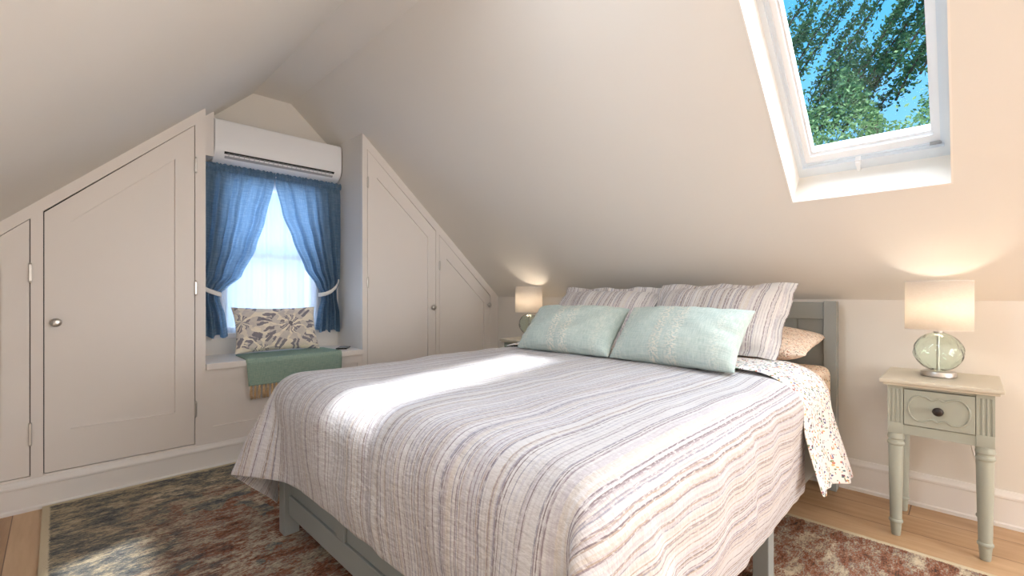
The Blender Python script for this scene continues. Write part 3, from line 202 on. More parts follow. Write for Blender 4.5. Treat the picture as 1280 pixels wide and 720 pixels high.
1,-1,1,-1,0,0,1,-1,0,0,0,1,-1,0,0,-1,1,0,1,-2,2,-2,1,-1,1,0,-1,2,-2,1,0,1,0,-1,0,0,0,0,0,0,0,0,0,0,1,-1,0,0,0,0,0,0,0,0,0,0,0,1,-2,2,-2,1,0,1,-3,2,1,
-1,0,0,1,-1,0,-1,2,-2,2,-1,0,-1,3,-2,2,-3,2,0,0,-1,-2,2,1,-1,1,-1,2,-3,3,-3,0,2,-1,1,0,0,-1,1,0,-1,0,0,1,0,0,-1,0,0,0,0,0,1,0,-1,0,0,0,0,0,0,1,-1,0,0,
1,0,-2,4,-3,2,0,-1,-1,0,3,-2,1,0,1,-4,4,-2,2,-3,2,-2,2,0,1,-3,3,-2,2,-2,2,-2,2,0,-2,-2,4,-3,2,-2,3,-3,3,0,-2,0,1,-2,1,-1,0,0,0,0,0,0,0,0,1,0,0,-1,1,0,
-1,0,0,0,0,0,0,1,0,-1,1,0,-1,2,-2,6,-6,4,-1,1,0,-1,1,-2,0,2,-2,0,2,-2,3,-3,2,-2,2,-2,1,0,2,-2,0,0,0,1,-1,0,-2,3,0,-3,3,-1,1,-4,2,1,-1,2,0,-3,4,-5,0,0,
0,1,-1,0,0,0,0,0,0,0,1,0,0,0,0,0,0,0,0,1,-1,0,0,0,0,0,-1,5,-2,4,-2,1,0,0,1,-2,0,1,0,0,0,0,-1,1,-1,0,0,-1,2,0,-1,-1,1,0,1,1,-3,2,0,1,-2,2,0,-1,0,-2,3,
-1,-1,1,-2,3,2,-6,0,-2,0,1,-1,1,0,-1,0,0,0,0,0,0,0,0,0,0,0,0,0,1,-1,0,0,1,-1,0,1,-2,5,2,2,-1,-1,1,-2,0,3,-2,-1,2,-1,0,0,0,0,1,-1,2,1,-5,3,-2,3,-1,-1,
0,-1,1,1,-2,1,0,0,1,0,-1,0,1,-2,2,-1,1,-1,0,-1,-5,1,0,-1,0,0,0,1,-1,0,0,0,0,0,0,0,0,0,0,0,1,-1,0,0,0,0,1,0,-1,1,-1,7,-1,1,1,-1,2,-3,0,2,0,-2,1,-1,1,1,
-1,-2,3,-2,-2,5,-2,1,-1,0,2,-2,1,0,-1,1,-2,1,1,-4,2,2,-1,0,1,-1,1,-3,1,0,-5,-1,0,0,0,1,-1,0,0,1,-1,0,0,0,0,]


def unpack(vals, n, m):
    per = (n + 1) * (m + 1)
    q = []
    for k in range(3):
        a = [0] * per
        for i in range(n + 1):
            for j in range(m + 1):
                c = i * (m + 1) + j
                if i > 0 and j > 0: p = a[c - 1] + a[c - m - 1] - a[c - m - 2]
                elif j > 0: p = a[c - 1]
                elif i > 0: p = a[c - m - 1]
                else: p = 0
                a[c] = p + vals[k * per + c]
        q.append(a)
    return [Vector((q[0][c] / 1000, q[1][c] / 1000, q[2][c] / 1000)) for c in range(per)]

# ------------------------------------------------------------------ materials
def srgb(r, g, b):
    f = lambda c: (c / 255 / 12.92) if c / 255 <= .04045 else ((c / 255 + .055) / 1.055) ** 2.4
    return (f(r), f(g), f(b), 1)

class NT:
    def __init__(s, name):
        s.m = bpy.data.materials.new(name); s.m.use_nodes = True
        s.t = s.m.node_tree; s.t.nodes.clear()
        s.out = s.n('ShaderNodeOutputMaterial')
    def n(s, typ, **kw):
        nd = s.t.nodes.new(typ)
        for k, v in kw.items():
            if k in ('inputs',):
                for a, b in v.items():
                    if hasattr(b, 'is_linked'): s.t.links.new(b, nd.inputs[a])
                    else: nd.inputs[a].default_value = b
            else: setattr(nd, k, v)
        return nd
    def l(s, a, b): s.t.links.new(a, b)
    def math(s, op, a, b=None, c=None, clamp=False):
        nd = s.n('ShaderNodeMath', operation=op, use_clamp=clamp)
        for i, v in enumerate((a, b, c)):
            if v is None: continue
            if hasattr(v, 'is_linked'): s.l(v, nd.inputs[i])
            else: nd.inputs[i].default_value = v
        return nd.outputs[0]
    def mix(s, f, a, b, mode='MIX'):
        nd = s.n('ShaderNodeMix', data_type='RGBA', blend_type=mode)
        for i, v in ((0, f), (6, a), (7, b)):
            if hasattr(v, 'is_linked'): s.l(v, nd.inputs[i])
            else: nd.inputs[i].default_value = v
        return nd.outputs[2]
    def ramp(s, f, stops, interp='LINEAR'):
        nd = s.n('ShaderNodeValToRGB'); cr = nd.color_ramp; cr.interpolation = interp
        while len(cr.elements) > 1: cr.elements.remove(cr.elements[-1])
        for i, (p, c) in enumerate(stops):
            e = cr.elements[0] if i == 0 else cr.elements.new(p)
            e.position = p; e.color = c
        s.l(f, nd.inputs[0]); return nd.outputs[0]
    def noise(s, vec, scale, detail=2, rough=.5, dim='3D'):
        nd = s.n('ShaderNodeTexNoise', noise_dimensions=dim)
        if vec is not None: s.l(vec, nd.inputs['W' if dim == '1D' else 'Vector'])
        nd.inputs['Scale'].default_value = scale; nd.inputs['Detail'].default_value = detail
        nd.inputs['Roughness'].default_value = rough
        return nd.outputs['Fac']
    def coord(s, which='Object', scale=None, rot=None):
        v = s.n('ShaderNodeTexCoord').outputs[which]
        if scale or rot:
            mp = s.n('ShaderNodeMapping')
            if scale: mp.inputs['Scale'].default_value = scale
            if rot: mp.inputs['Rotation'].default_value = rot
            s.l(v, mp.inputs['Vector']); v = mp.outputs[0]
        return v
    def sep(s, v):
        nd = s.n('ShaderNodeSeparateXYZ'); s.l(v, nd.inputs[0]); return nd.outputs
    def bump(s, h, strength=.3, dist=.01):
        nd = s.n('ShaderNodeBump'); s.l(h, nd.inputs['Height'])
        nd.inputs['Strength'].default_value = strength; nd.inputs['Distance'].default_value = dist
        return nd.outputs[0]
    def pbr(s, col, rough=.5, metal=0, normal=None, spec=None, trans=0, ior=None, sheen=0, emis=None, es=0):
        p = s.n('ShaderNodeBsdfPrincipled')
        if hasattr(col, 'is_linked'): s.l(col, p.inputs['Base Color'])
        else: p.inputs['Base Color'].default_value = col
        if hasattr(rough, 'is_linked'): s.l(rough, p.inputs['Roughness'])
        else: p.inputs['Roughness'].default_value = rough
        p.inputs['Metallic'].default_value = metal
        if spec is not None: p.inputs['Specular IOR Level'].default_value = spec
        if trans: p.inputs['Transmission Weight'].default_value = trans
        if ior: p.inputs['IOR'].default_value = ior
        if sheen: p.inputs['Sheen Weight'].default_value = sheen
        if emis: p.inputs['Emission Color'].default_value = emis; p.inputs['Emission Strength'].default_value = es
        if normal is not None: s.l(normal, p.inputs['Normal'])
        return p.outputs[0]
    def done(s, sh): s.l(sh, s.out.inputs[0]); return s.m
    def translucent(s, sh, col, fac):
        t = s.n('ShaderNodeBsdfTranslucent')
        if hasattr(col, 'is_linked'): s.l(col, t.inputs[0])
        else: t.inputs[0].default_value = col
        mx = s.n('ShaderNodeMixShader'); mx.inputs[0].default_value = fac
        s.l(sh, mx.inputs[1]); s.l(t.outputs[0], mx.inputs[2]); return mx.outputs[0]

def paint(name, c, rough=.5, grain=.03, spec=.3):
    k = NT(name); v = k.coord()
    n1 = k.noise(v, 1.3, 3)
    dark = tuple(x * (1 - grain) for x in c[:3]) + (1,)
    col = k.mix(n1, c, dark)
    return k.done(k.pbr(col, rough, spec=spec))

M = {}
M['wall'] = paint('wall paint', (.78, .75, .70, 1), .75)
M['ceil'] = paint('ceiling paint', (.80, .77, .715, 1), .8)
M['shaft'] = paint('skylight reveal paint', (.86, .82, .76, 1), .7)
M['trim'] = paint('white trim paint', (.83, .79, .755, 1), .38)
M['base'] = paint('baseboard paint', (.84, .82, .80, 1), .35)
M['white'] = paint('white plastic', (.90, .91, .93, 1), .3, 0)
M['vinyl'] = paint('white vinyl frame', (.74, .80, .86, 1), .4, 0)
M['dark'] = paint('shade black', (.03, .03, .03, 1), .6)  # stands in for shade in the outlet and door gaps
M['greyp'] = paint('grey louver', (.42, .43, .45, 1), .4)
M['bedgrey'] = paint('grey painted wood', srgb(150, 156, 155), .42, .06)
M['sage'] = paint('sage painted wood', srgb(166, 170, 158), .4, .05)
M['sagetop'] = paint('worn pale sage top', srgb(206, 200, 184), .4, .10)  # top coloured paler than the body
k = NT('dark bronze'); M['bronze'] = k.done(k.pbr((.05, .042, .038, 1), .35, .7))
k = NT('brushed nickel'); M['nickel'] = k.done(k.pbr((.62, .60, .57, 1), k.ramp(k.noise(k.coord(scale=(1, 1, 60)), 8), [(0, (.25,)*3+(1,)), (1, (.42,)*3+(1,))]), 1))
k = NT('black plastic'); M['black'] = k.done(k.pbr((.012, .013, .016, 1), .25))
k = NT('grey screen'); M['screen'] = k.done(k.pbr((.36, .38, .40, 1), .2))
k = NT('white cord'); M['cord'] = k.done(k.pbr((.72, .70, .66, 1), .5))
k = NT('tie cloth'); M['tie'] = k.done(k.pbr((.80, .78, .74, 1), .8, normal=k.bump(k.noise(k.coord(), 300), .3, .002)))

# floor planks running along Y
k = NT('oak planks'); x, y, z = k.sep(k.coord())
x = k.math('SUBTRACT', x, .05); row = k.math('FLOOR', k.math('DIVIDE', x, .19))
wn = k.n('ShaderNodeTexWhiteNoise', noise_dimensions='1D'); k.l(row, wn.inputs['W'])
yy = k.math('ADD', y, k.math('ADD', k.math('MULTIPLY', wn.outputs[0], 1.7), .5))
seg = k.math('FLOOR', k.math('DIVIDE', yy, 1.5))
wn2 = k.n('ShaderNodeTexWhiteNoise', noise_dimensions='2D')
cb = k.n('ShaderNodeCombineXYZ'); k.l(row, cb.inputs[0]); k.l(seg, cb.inputs[1]); k.l(cb.outputs[0], wn2.inputs['Vector'])
gr = k.n('ShaderNodeCombineXYZ'); k.l(k.math('MULTIPLY', x, 16), gr.inputs[0]); k.l(k.math('MULTIPLY', y, 1.6), gr.inputs[1]); k.l(k.math('MULTIPLY', wn2.outputs[0], 40), gr.inputs[2])
grain = k.noise(gr.outputs[0], 1.6, 6, .6)
c = k.ramp(k.math('ADD', k.math('MULTIPLY', grain, .7), k.math('MULTIPLY', wn2.outputs[0], .35)),
           [(.2, srgb(150, 112, 78)), (.5, srgb(182, 146, 108)), (.8, srgb(204, 172, 136))])
fx = k.math('ABSOLUTE', k.math('SUBTRACT', k.math('FRACT', k.math('DIVIDE', x, .19)), .5))
fy = k.math('ABSOLUTE', k.math('SUBTRACT', k.math('FRACT', k.math('DIVIDE', yy, 1.5)), .5))
gap = k.math('MAXIMUM', k.math('GREATER_THAN', fx, .491), k.math('GREATER_THAN', fy, .4985))
c = k.mix(gap, c, srgb(112, 82, 58))
M['floor'] = k.done(k.pbr(c, .38, normal=k.bump(k.math('SUBTRACT', k.math('MULTIPLY', grain, .15), gap), .25, .003)))

# distressed rug (object space: x along 0..2.37, y along 0..3.3)
k = NT('distressed rug'); v = k.coord(); x, y, z = k.sep(v)
st = k.coord(scale=(.8, 1.6, 1))
big = k.noise(st, 2.2, 4, .6); med = k.noise(st, 9, 5, .65); fine = k.noise(k.coord(scale=(.7, 1.5, 1)), 48, 4, .75)
edge = k.math('MINIMUM', k.math('MINIMUM', x, k.math('SUBTRACT', 2.37, x)), k.math('MINIMUM', y, k.math('SUBTRACT', 3.32, y)))
edge2 = k.math('MINIMUM', x, k.math('SUBTRACT', 3.32, y))
edgew = k.math('ADD', edge2, k.math('MULTIPLY', k.math('SUBTRACT', big, .5), .7))
inn = k.ramp(k.math('SUBTRACT', k.math('ADD', edgew, k.math('MULTIPLY', k.math('SUBTRACT', med, .5), 1.1)), k.math('MULTIPLY', k.math('GREATER_THAN', k.noise(k.coord(), 3.1, 3, .6), .56), .45)), [(.26, (0, 0, 0, 1)), (.46, (1, 1, 1, 1))])
spk = k.noise(k.coord(scale=(.55, 1.5, 1)), 150, 2, .7)
val = k.math('ADD', k.math('ADD', k.math('MULTIPLY', med, .44), k.math('MULTIPLY', fine, .36)), k.math('MULTIPLY', spk, .24))
bord = k.ramp(val, [(.40, srgb(54, 60, 66)), (.47, srgb(92, 100, 104)), (.52, srgb(126, 124, 114)), (.56, srgb(178, 164, 136)), (.66, srgb(206, 194, 168))])
fieldc = k.ramp(val, [(.40, srgb(46, 42, 44)), (.46, srgb(112, 66, 46)), (.505, srgb(160, 98, 68)), (.53, srgb(130, 122, 118)), (.57, srgb(186, 168, 142)), (.66, srgb(212, 200, 176))])
base = k.mix(inn, bord, fieldc)
alt = k.noise(k.coord(scale=(.75, 1.5, 1)), 21, 5, .7); alt2 = k.noise(k.coord(scale=(1, 1.2, 1)), 90, 3, .7)
soft = k.ramp(k.math('ADD', k.math('MULTIPLY', alt, .6), k.math('MULTIPLY', alt2, .4)), [(.38, srgb(66, 66, 68)), (.46, srgb(108, 94, 82)), (.54, srgb(144, 128, 110)), (.64, srgb(196, 180, 152))])
base = k.mix(.25, base, soft)
vor = k.n('ShaderNodeTexVoronoi', feature='F1', distance='CHEBYCHEV')
k.l(k.coord(scale=(1, 1.2, 0)), vor.inputs['Vector']); vor.inputs['Scale'].default_value = 3.6
ring = k.ramp(k.math('ABSOLUTE', k.math('SUBTRACT', vor.outputs['Distance'], .24)), [(.02, (1, 1, 1, 1)), (.06, (0, 0, 0, 1))])
base = k.mix(k.math('MULTIPLY', k.math('MULTIPLY', ring, k.ramp(val, [(.50, (0, 0, 0, 1)), (.58, (1, 1, 1, 1))])), .55), base, srgb(212, 196, 168))
lim = k.math('LESS_THAN', k.math('ADD', edge, k.math('MULTIPLY', k.math('SUBTRACT', spk, .5), .03)), .026)
base = k.mix(lim, base, srgb(206, 192, 164))
M['rug'] = k.done(k.pbr(base, .95, normal=k.bump(k.noise(k.coord(scale=(1, 1, 1)), 260, 2), .6, .006), spec=.1))

# striped seersucker duvet, UV in metres (u along bed, v across)
def stripes(name, base=(.63, .62, .63, 1), cellA=.0046, dens=.78, crinkle=.5):
    k = NT(name); uv = k.coord('UV'); u, v, _ = k.sep(uv)
    wob = k.math('ADD', v, k.math('MULTIPLY', k.math('SUBTRACT', k.noise(uv, 6, 2), .5), .006))
    def layer(cell, seed):
        w = k.n('ShaderNodeTexWhiteNoise', noise_dimensions='1D')
        k.l(k.math('ADD', k.math('FLOOR', k.math('DIVIDE', wob, cell)), seed), w.inputs['W'])
        w2 = k.n('ShaderNodeTexWhiteNoise', noise_dimensions='1D')
        k.l(k.math('ADD', k.math('FLOOR', k.math('DIVIDE', wob, cell)), seed + 900.5), w2.inputs['W'])
        return w.outputs[0], w2.outputs[0]
    pal = [(0, srgb(158, 142, 150)), (.15, srgb(178, 170, 182)), (.45, srgb(196, 182, 166)), (.68, srgb(176, 176, 190)), (.88, srgb(200, 190, 178))]
    pal2 = [(0, srgb(96, 76, 84)), (.28, srgb(132, 116, 126)), (.5, srgb(166, 148, 130)), (.75, srgb(134, 136, 154))]
    a, a2 = layer(cellA * 1.5, 3.0)
    col = k.mix(k.math('MULTIPLY', k.math('LESS_THAN', a, .55 * dens), .42), base, k.ramp(a2, pal, 'CONSTANT'))
    b, b2 = layer(cellA * .62, 51.0)
    col = k.mix(k.math('MULTIPLY', k.math('LESS_THAN', b, .27 * dens), .74), col, k.ramp(b2, pal2, 'CONSTANT'))
    rib = k.math('ADD', k.math('MULTIPLY', k.math('SINE', k.math('MULTIPLY', v, 2 * PI / .0115)), .5), .5)
    ribn = k.noise(k.n('ShaderNodeMapping', inputs={'Vector': uv, 'Scale': (3, 22, 1)}).outputs[0], 1, 2)
    col = k.mix(k.math('MULTIPLY', k.math('MULTIPLY', k.math('GREATER_THAN', rib, .72), k.ramp(ribn, [(.45, (0, 0, 0, 1)), (.6, (1, 1, 1, 1))])), .45), col, srgb(164, 156, 164))
    # woven white cross threads break the stripes
    thr = k.noise(k.n('ShaderNodeMapping', inputs={'Vector': uv, 'Scale': (70, 300, 1)}).outputs[0], 1, 2)
    col = k.mix(k.ramp(thr, [(.50, (0, 0, 0, 1)), (.66, (.85, .85, .85, 1))]), col, base)
    cr = k.noise(k.n('ShaderNodeMapping', inputs={'Vector': uv, 'Scale': (62, 26, 1)}).outputs[0], 1, 3, .6)
    cr2 = k.noise(uv, 12, 3)
    h = k.math('ADD', k.math('MULTIPLY', cr, 1.0), k.math('MULTIPLY', cr2, 1.2))
    return k.done(k.pbr(col, .88, normal=k.bump(h, crinkle, .012), spec=.15, sheen=.1))
M['duvet'] = stripes('striped cotton duvet')
M['sham'] = stripes('striped cotton sham', base=(.76, .74, .73, 1), cellA=.0058, dens=.9, crinkle=.35)

def floral(name, base, pal, scale, amount):
    k = NT(name); uv = k.coord('UV')
    col = base
    for sc, rad, amt, el in ((scale, .36, amount, (.8, 2.2, 1)), (scale * .9, .30, amount * .9, (2.2, .8, 1)), (scale * 1.5, .28, amount * .6, (1, 1.6, 1))):
        mp = k.n('ShaderNodeMapping', inputs={'Vector': uv, 'Scale': el, 'Rotation': (0, 0, sc)})
        warp = k.n('ShaderNodeVectorMath', operation='ADD'); nz = k.n('ShaderNodeTexNoise', inputs={'Vector': uv, 'Scale': sc * 1.2})
        sc_ = k.n('ShaderNodeVectorMath', operation='SCALE'); k.l(nz.outputs['Color'], sc_.inputs[0]); sc_.inputs['Scale'].default_value = .5 / sc
        k.l(mp.outputs[0], warp.inputs[0]); k.l(sc_.outputs[0], warp.inputs[1])
        vo = k.n('ShaderNodeTexVoronoi', feature='F1'); k.l(warp.outputs[0], vo.inputs['Vector']); vo.inputs['Scale'].default_value = sc
        rr = k.n('ShaderNodeSeparateColor'); k.l(vo.outputs['Color'], rr.inputs[0])
        keep = k.math('MULTIPLY', k.math('LESS_THAN', rr.outputs[0], amt), k.math('LESS_THAN', vo.outputs['Distance'], rad))
        col = k.mix(keep, col, k.ramp(rr.outputs[1], pal, 'CONSTANT'))
    return k.done(k.pbr(col, .85, normal=k.bump(k.noise(uv, 30, 3), .3, .01), spec=.15))
PAL = [(0, srgb(88, 118, 122)), (.18, srgb(196, 132, 116)), (.34, srgb(98, 98, 138)), (.5, srgb(214, 178, 120)), (.64, srgb(120, 138, 110)), (.8, srgb(116, 80, 96)), (.92, srgb(222, 184, 170))]
M['floral'] = floral('white floral cotton', (.82, .79, .77, 1), PAL, 40, .62)
PAL2 = [(0, srgb(200, 150, 124)), (.25, srgb(150, 134, 110)), (.5, srgb(222, 176, 132)), (.75, srgb(170, 122, 108))]
M['peach'] = floral('peach floral cotton', srgb(244, 228, 212), PAL2, 52, .6)

# teal cushion: slubby weave with bands of raised cream stitching
k = NT('seafoam slub weave'); uv = k.coord('UV'); u, v, _ = k.sep(uv)
w1 = k.noise(k.n('ShaderNodeMapping', inputs={'Vector': uv, 'Scale': (110, 9, 1)}).outputs[0], 1, 3, .7)
w2 = k.noise(k.n('ShaderNodeMapping', inputs={'Vector': uv, 'Scale': (7, 120, 1)}).outputs[0], 1, 3, .7)
w = k.math('MULTIPLY', k.math('ADD', w1, w2), .5)
c = k.ramp(w, [(.34, srgb(164, 186, 181)), (.5, srgb(188, 204, 199)), (.66, srgb(214, 222, 216))])
bn = k.ramp(u, [(0, (.05,)*3+(1,)), (.10, (.5,)*3+(1,)), (.16, (.0,)*3+(1,)), (.36, (.1,)*3+(1,)), (.40, (1,)*3+(1,)), (.45, (.9,)*3+(1,)), (.47, (.1,)*3+(1,)), (.53, (.7,)*3+(1,)), (.57, (1,)*3+(1,)), (.61, (.1,)*3+(1,)), (.80, (0,)*3+(1,)), (.86, (.4,)*3+(1,)), (.92, (0,)*3+(1,))])
tuft = k.noise(k.n('ShaderNodeMapping', inputs={'Vector': uv, 'Scale': (46, 40, 1)}).outputs[0], 1, 2)
tf = k.math('MULTIPLY', bn, k.ramp(tuft, [(.46, (0, 0, 0, 1)), (.56, (1, 1, 1, 1))]))
c = k.mix(k.math('MULTIPLY', tf, .9), c, srgb(230, 228, 216))
M['teal'] = k.done(k.pbr(c, .9, normal=k.bump(k.math('ADD', k.math('MULTIPLY', w, .6), tf), .45, .006), spec=.1, sheen=.1))

# lumbar cushion: grey petals on cream
k = NT('cream print with grey petals'); uv = k.coord('UV'); u, v, _ = k.sep(uv)
wob = k.n('ShaderNodeTexNoise', inputs={'Vector': uv, 'Scale': 7.0})
du = k.math('MULTIPLY', k.math('SUBTRACT', wob.outputs['Fac'], .5), .26)
def flower(cx, cy, R, np_):
    dx = k.math('ADD', k.math('MULTIPLY', k.math('SUBTRACT', u, cx), 1.75), du); dy = k.math('ADD', k.math('SUBTRACT', v, cy), du)
    r = k.math('SQRT', k.math('ADD', k.math('MULTIPLY', dx, dx), k.math('MULTIPLY', dy, dy)))
    th = k.math('ARCTAN2', dy, dx)
    pet = k.math('COSINE', k.math('MULTIPLY', th, np_))
    lobe = k.math('GREATER_THAN', k.math('SUBTRACT', pet, k.math('MULTIPLY', k.math('ABSOLUTE', k.math('SUBTRACT', r, R * .58)), 2.0 / R)), -.75)
    rim = k.math('LESS_THAN', k.math('ABSOLUTE', k.math('SUBTRACT', pet, .35)), .55)
    ctr = k.math('LESS_THAN', r, R * .11)
    return k.math('MULTIPLY', lobe, k.math('LESS_THAN', r, R)), k.math('MULTIPLY', lobe, k.math('MULTIPLY', rim, k.math('GREATER_THAN', k.math('SINE', k.math('MULTIPLY', r, 8.2 / R)), -.2))), ctr
f1 = flower(.63, .55, .50, 9.0); f2 = flower(.06, .62, .44, 7.0); f3 = flower(1.03, .10, .30, 7.0); f4 = flower(.28, .0, .34, 7.0)
bgn = k.noise(k.n('ShaderNodeMapping', inputs={'Vector': uv, 'Scale': (5, 5, 1), 'Rotation': (0, 0, .7)}).outputs[0], 1.4, 2)
c = k.mix(k.ramp(bgn, [(.5, (0, 0, 0, 1)), (.55, (.75, .75, .75, 1))]), srgb(248, 238, 220), srgb(226, 217, 206))
for f in (f4, f3, f2, f1):
    c = k.mix(k.math('MULTIPLY', f[0], .55), c, srgb(190, 184, 184))
    c = k.mix(k.math('MULTIPLY', f[1], .9), c, srgb(132, 128, 138))
c = k.mix(k.math('MULTIPLY', f1[2], .9), c, srgb(112, 108, 116))
M['petal'] = k.done(k.pbr(c, .85, normal=k.bump(k.noise(uv, 120, 2), .2, .004), spec=.1))

# blue curtain and sheer
k = NT('blue slub curtain'); uv = k.coord('UV')
s1 = k.noise(k.n('ShaderNodeMapping', inputs={'Vector': uv, 'Scale': (9, 170, 1)}).outputs[0], 1, 3, .7)
s2 = k.noise(k.n('ShaderNodeMapping', inputs={'Vector': uv, 'Scale': (190, 9, 1)}).outputs[0], 1, 3, .7)
c = k.ramp(k.math('MULTIPLY', k.math('ADD', s1, s2), .5), [(.32, srgb(100, 128, 152)), (.5, srgb(126, 154, 178)), (.68, srgb(172, 192, 206))])
M['curtain'] = k.done(k.translucent(k.pbr(c, .9, spec=.1), k.mix(.25, c, (.42, .64, .88, 1)), .60))
k = NT('white sheer'); t = k.n('ShaderNodeBsdfTransparent'); t.inputs[0].default_value = (1, 1, 1, 1)
sh = k.translucent(k.pbr((.80, .83, .88, 1), .9, spec=.05), (.52, .57, .66, 1), .6)
mx = k.n('ShaderNodeMixShader'); mx.inputs[0].default_value = .68; k.l(t.outputs[0], mx.inputs[1]); k.l(sh, mx.inputs[2])
M['sheer'] = k.done(mx.outputs[0])
k = NT('sage throw weave'); uv = k.coord('UV')
w = k.math('MULTIPLY', k.math('ADD', k.noise(k.n('ShaderNodeMapping', inputs={'Vector': uv, 'Scale': (300, 30, 1)}).outputs[0], 1, 2), k.noise(k.n('ShaderNodeMapping', inputs={'Vector': uv, 'Scale': (30, 300, 1)}).outputs[0], 1, 2)), .5)
M['throw'] = k.done(k.pbr(k.ramp(w, [(.35, srgb(132, 160, 148)), (.65, srgb(164, 186, 172))]), .9, normal=k.bump(w, .3, .003), spec=.1))
k = NT('tan fringe'); M['fringe'] = k.done(k.pbr(k.ramp(k.noise(k.coord(), 120), [(.3, srgb(200, 166, 122)), (.7, srgb(232, 206, 166))]), .9, spec=.1))

# glass
def pane(name, tint, gl=.06):
    k = NT(name); t = k.n('ShaderNodeBsdfTransparent'); t.inputs[0].default_value = tint
    g = k.n('ShaderNodeBsdfGlossy'); g.inputs['Roughness'].default_value = .02
    fr = k.n('ShaderNodeFresnel'); fr.inputs[0].default_value = 1.3
    mx = k.n('ShaderNodeMixShader'); k.l(fr.outputs[0], mx.inputs[0]); k.l(t.outputs[0], mx.inputs[1]); k.l(g.outputs[0], mx.inputs[2])
    return k.done(mx.outputs[0])
M['pane'] = pane('window glass', (.95, .98, .99, 1))
k = NT('pale green lamp glass'); v = k.coord()
vo = k.n('ShaderNodeTexVoronoi', feature='SMOOTH_F1'); k.l(v, vo.inputs['Vector']); vo.inputs['Scale'].default_value = 30
M['lampglass'] = k.done(k.pbr((.90, .975, .93, 1), .02, trans=1, ior=1.42, normal=k.bump(vo.outputs['Distance'], .6, .010)))
k = NT('linen lampshade'); v = k.coord(scale=(1, 1, 5))
c = k.ramp(k.noise(v, 90, 3), [(.3, (.90, .85, .79, 1)), (.7, (.95, .91, .86, 1))])
M['shade'] = k.done(k.translucent(k.pbr(c, .9, spec=.05), c, .6))
k = NT('glowing bulb'); e = k.n('ShaderNodeEmission'); e.inputs[0].default_value = (1, .80, .58, 1); e.inputs[1].default_value = 14; M['bulb'] = k.done(e.outputs[0])

# leaves & bark
k = NT('tree leaves'); oi = k.n('ShaderNodeTexCoord').outputs['UV']; u, v, _ = k.sep(oi)
c = k.ramp(u, [(0, srgb(52, 88, 64)), (.35, srgb(86, 128, 80)), (.7, srgb(152, 186, 112)), (1, srgb(196, 212, 150))])
M['leaf'] = k.done(k.translucent(k.pbr(c, .5, spec=.3), c, .3))
M['bark'] = paint('tree bark', srgb(92, 80, 66), .9, .4)

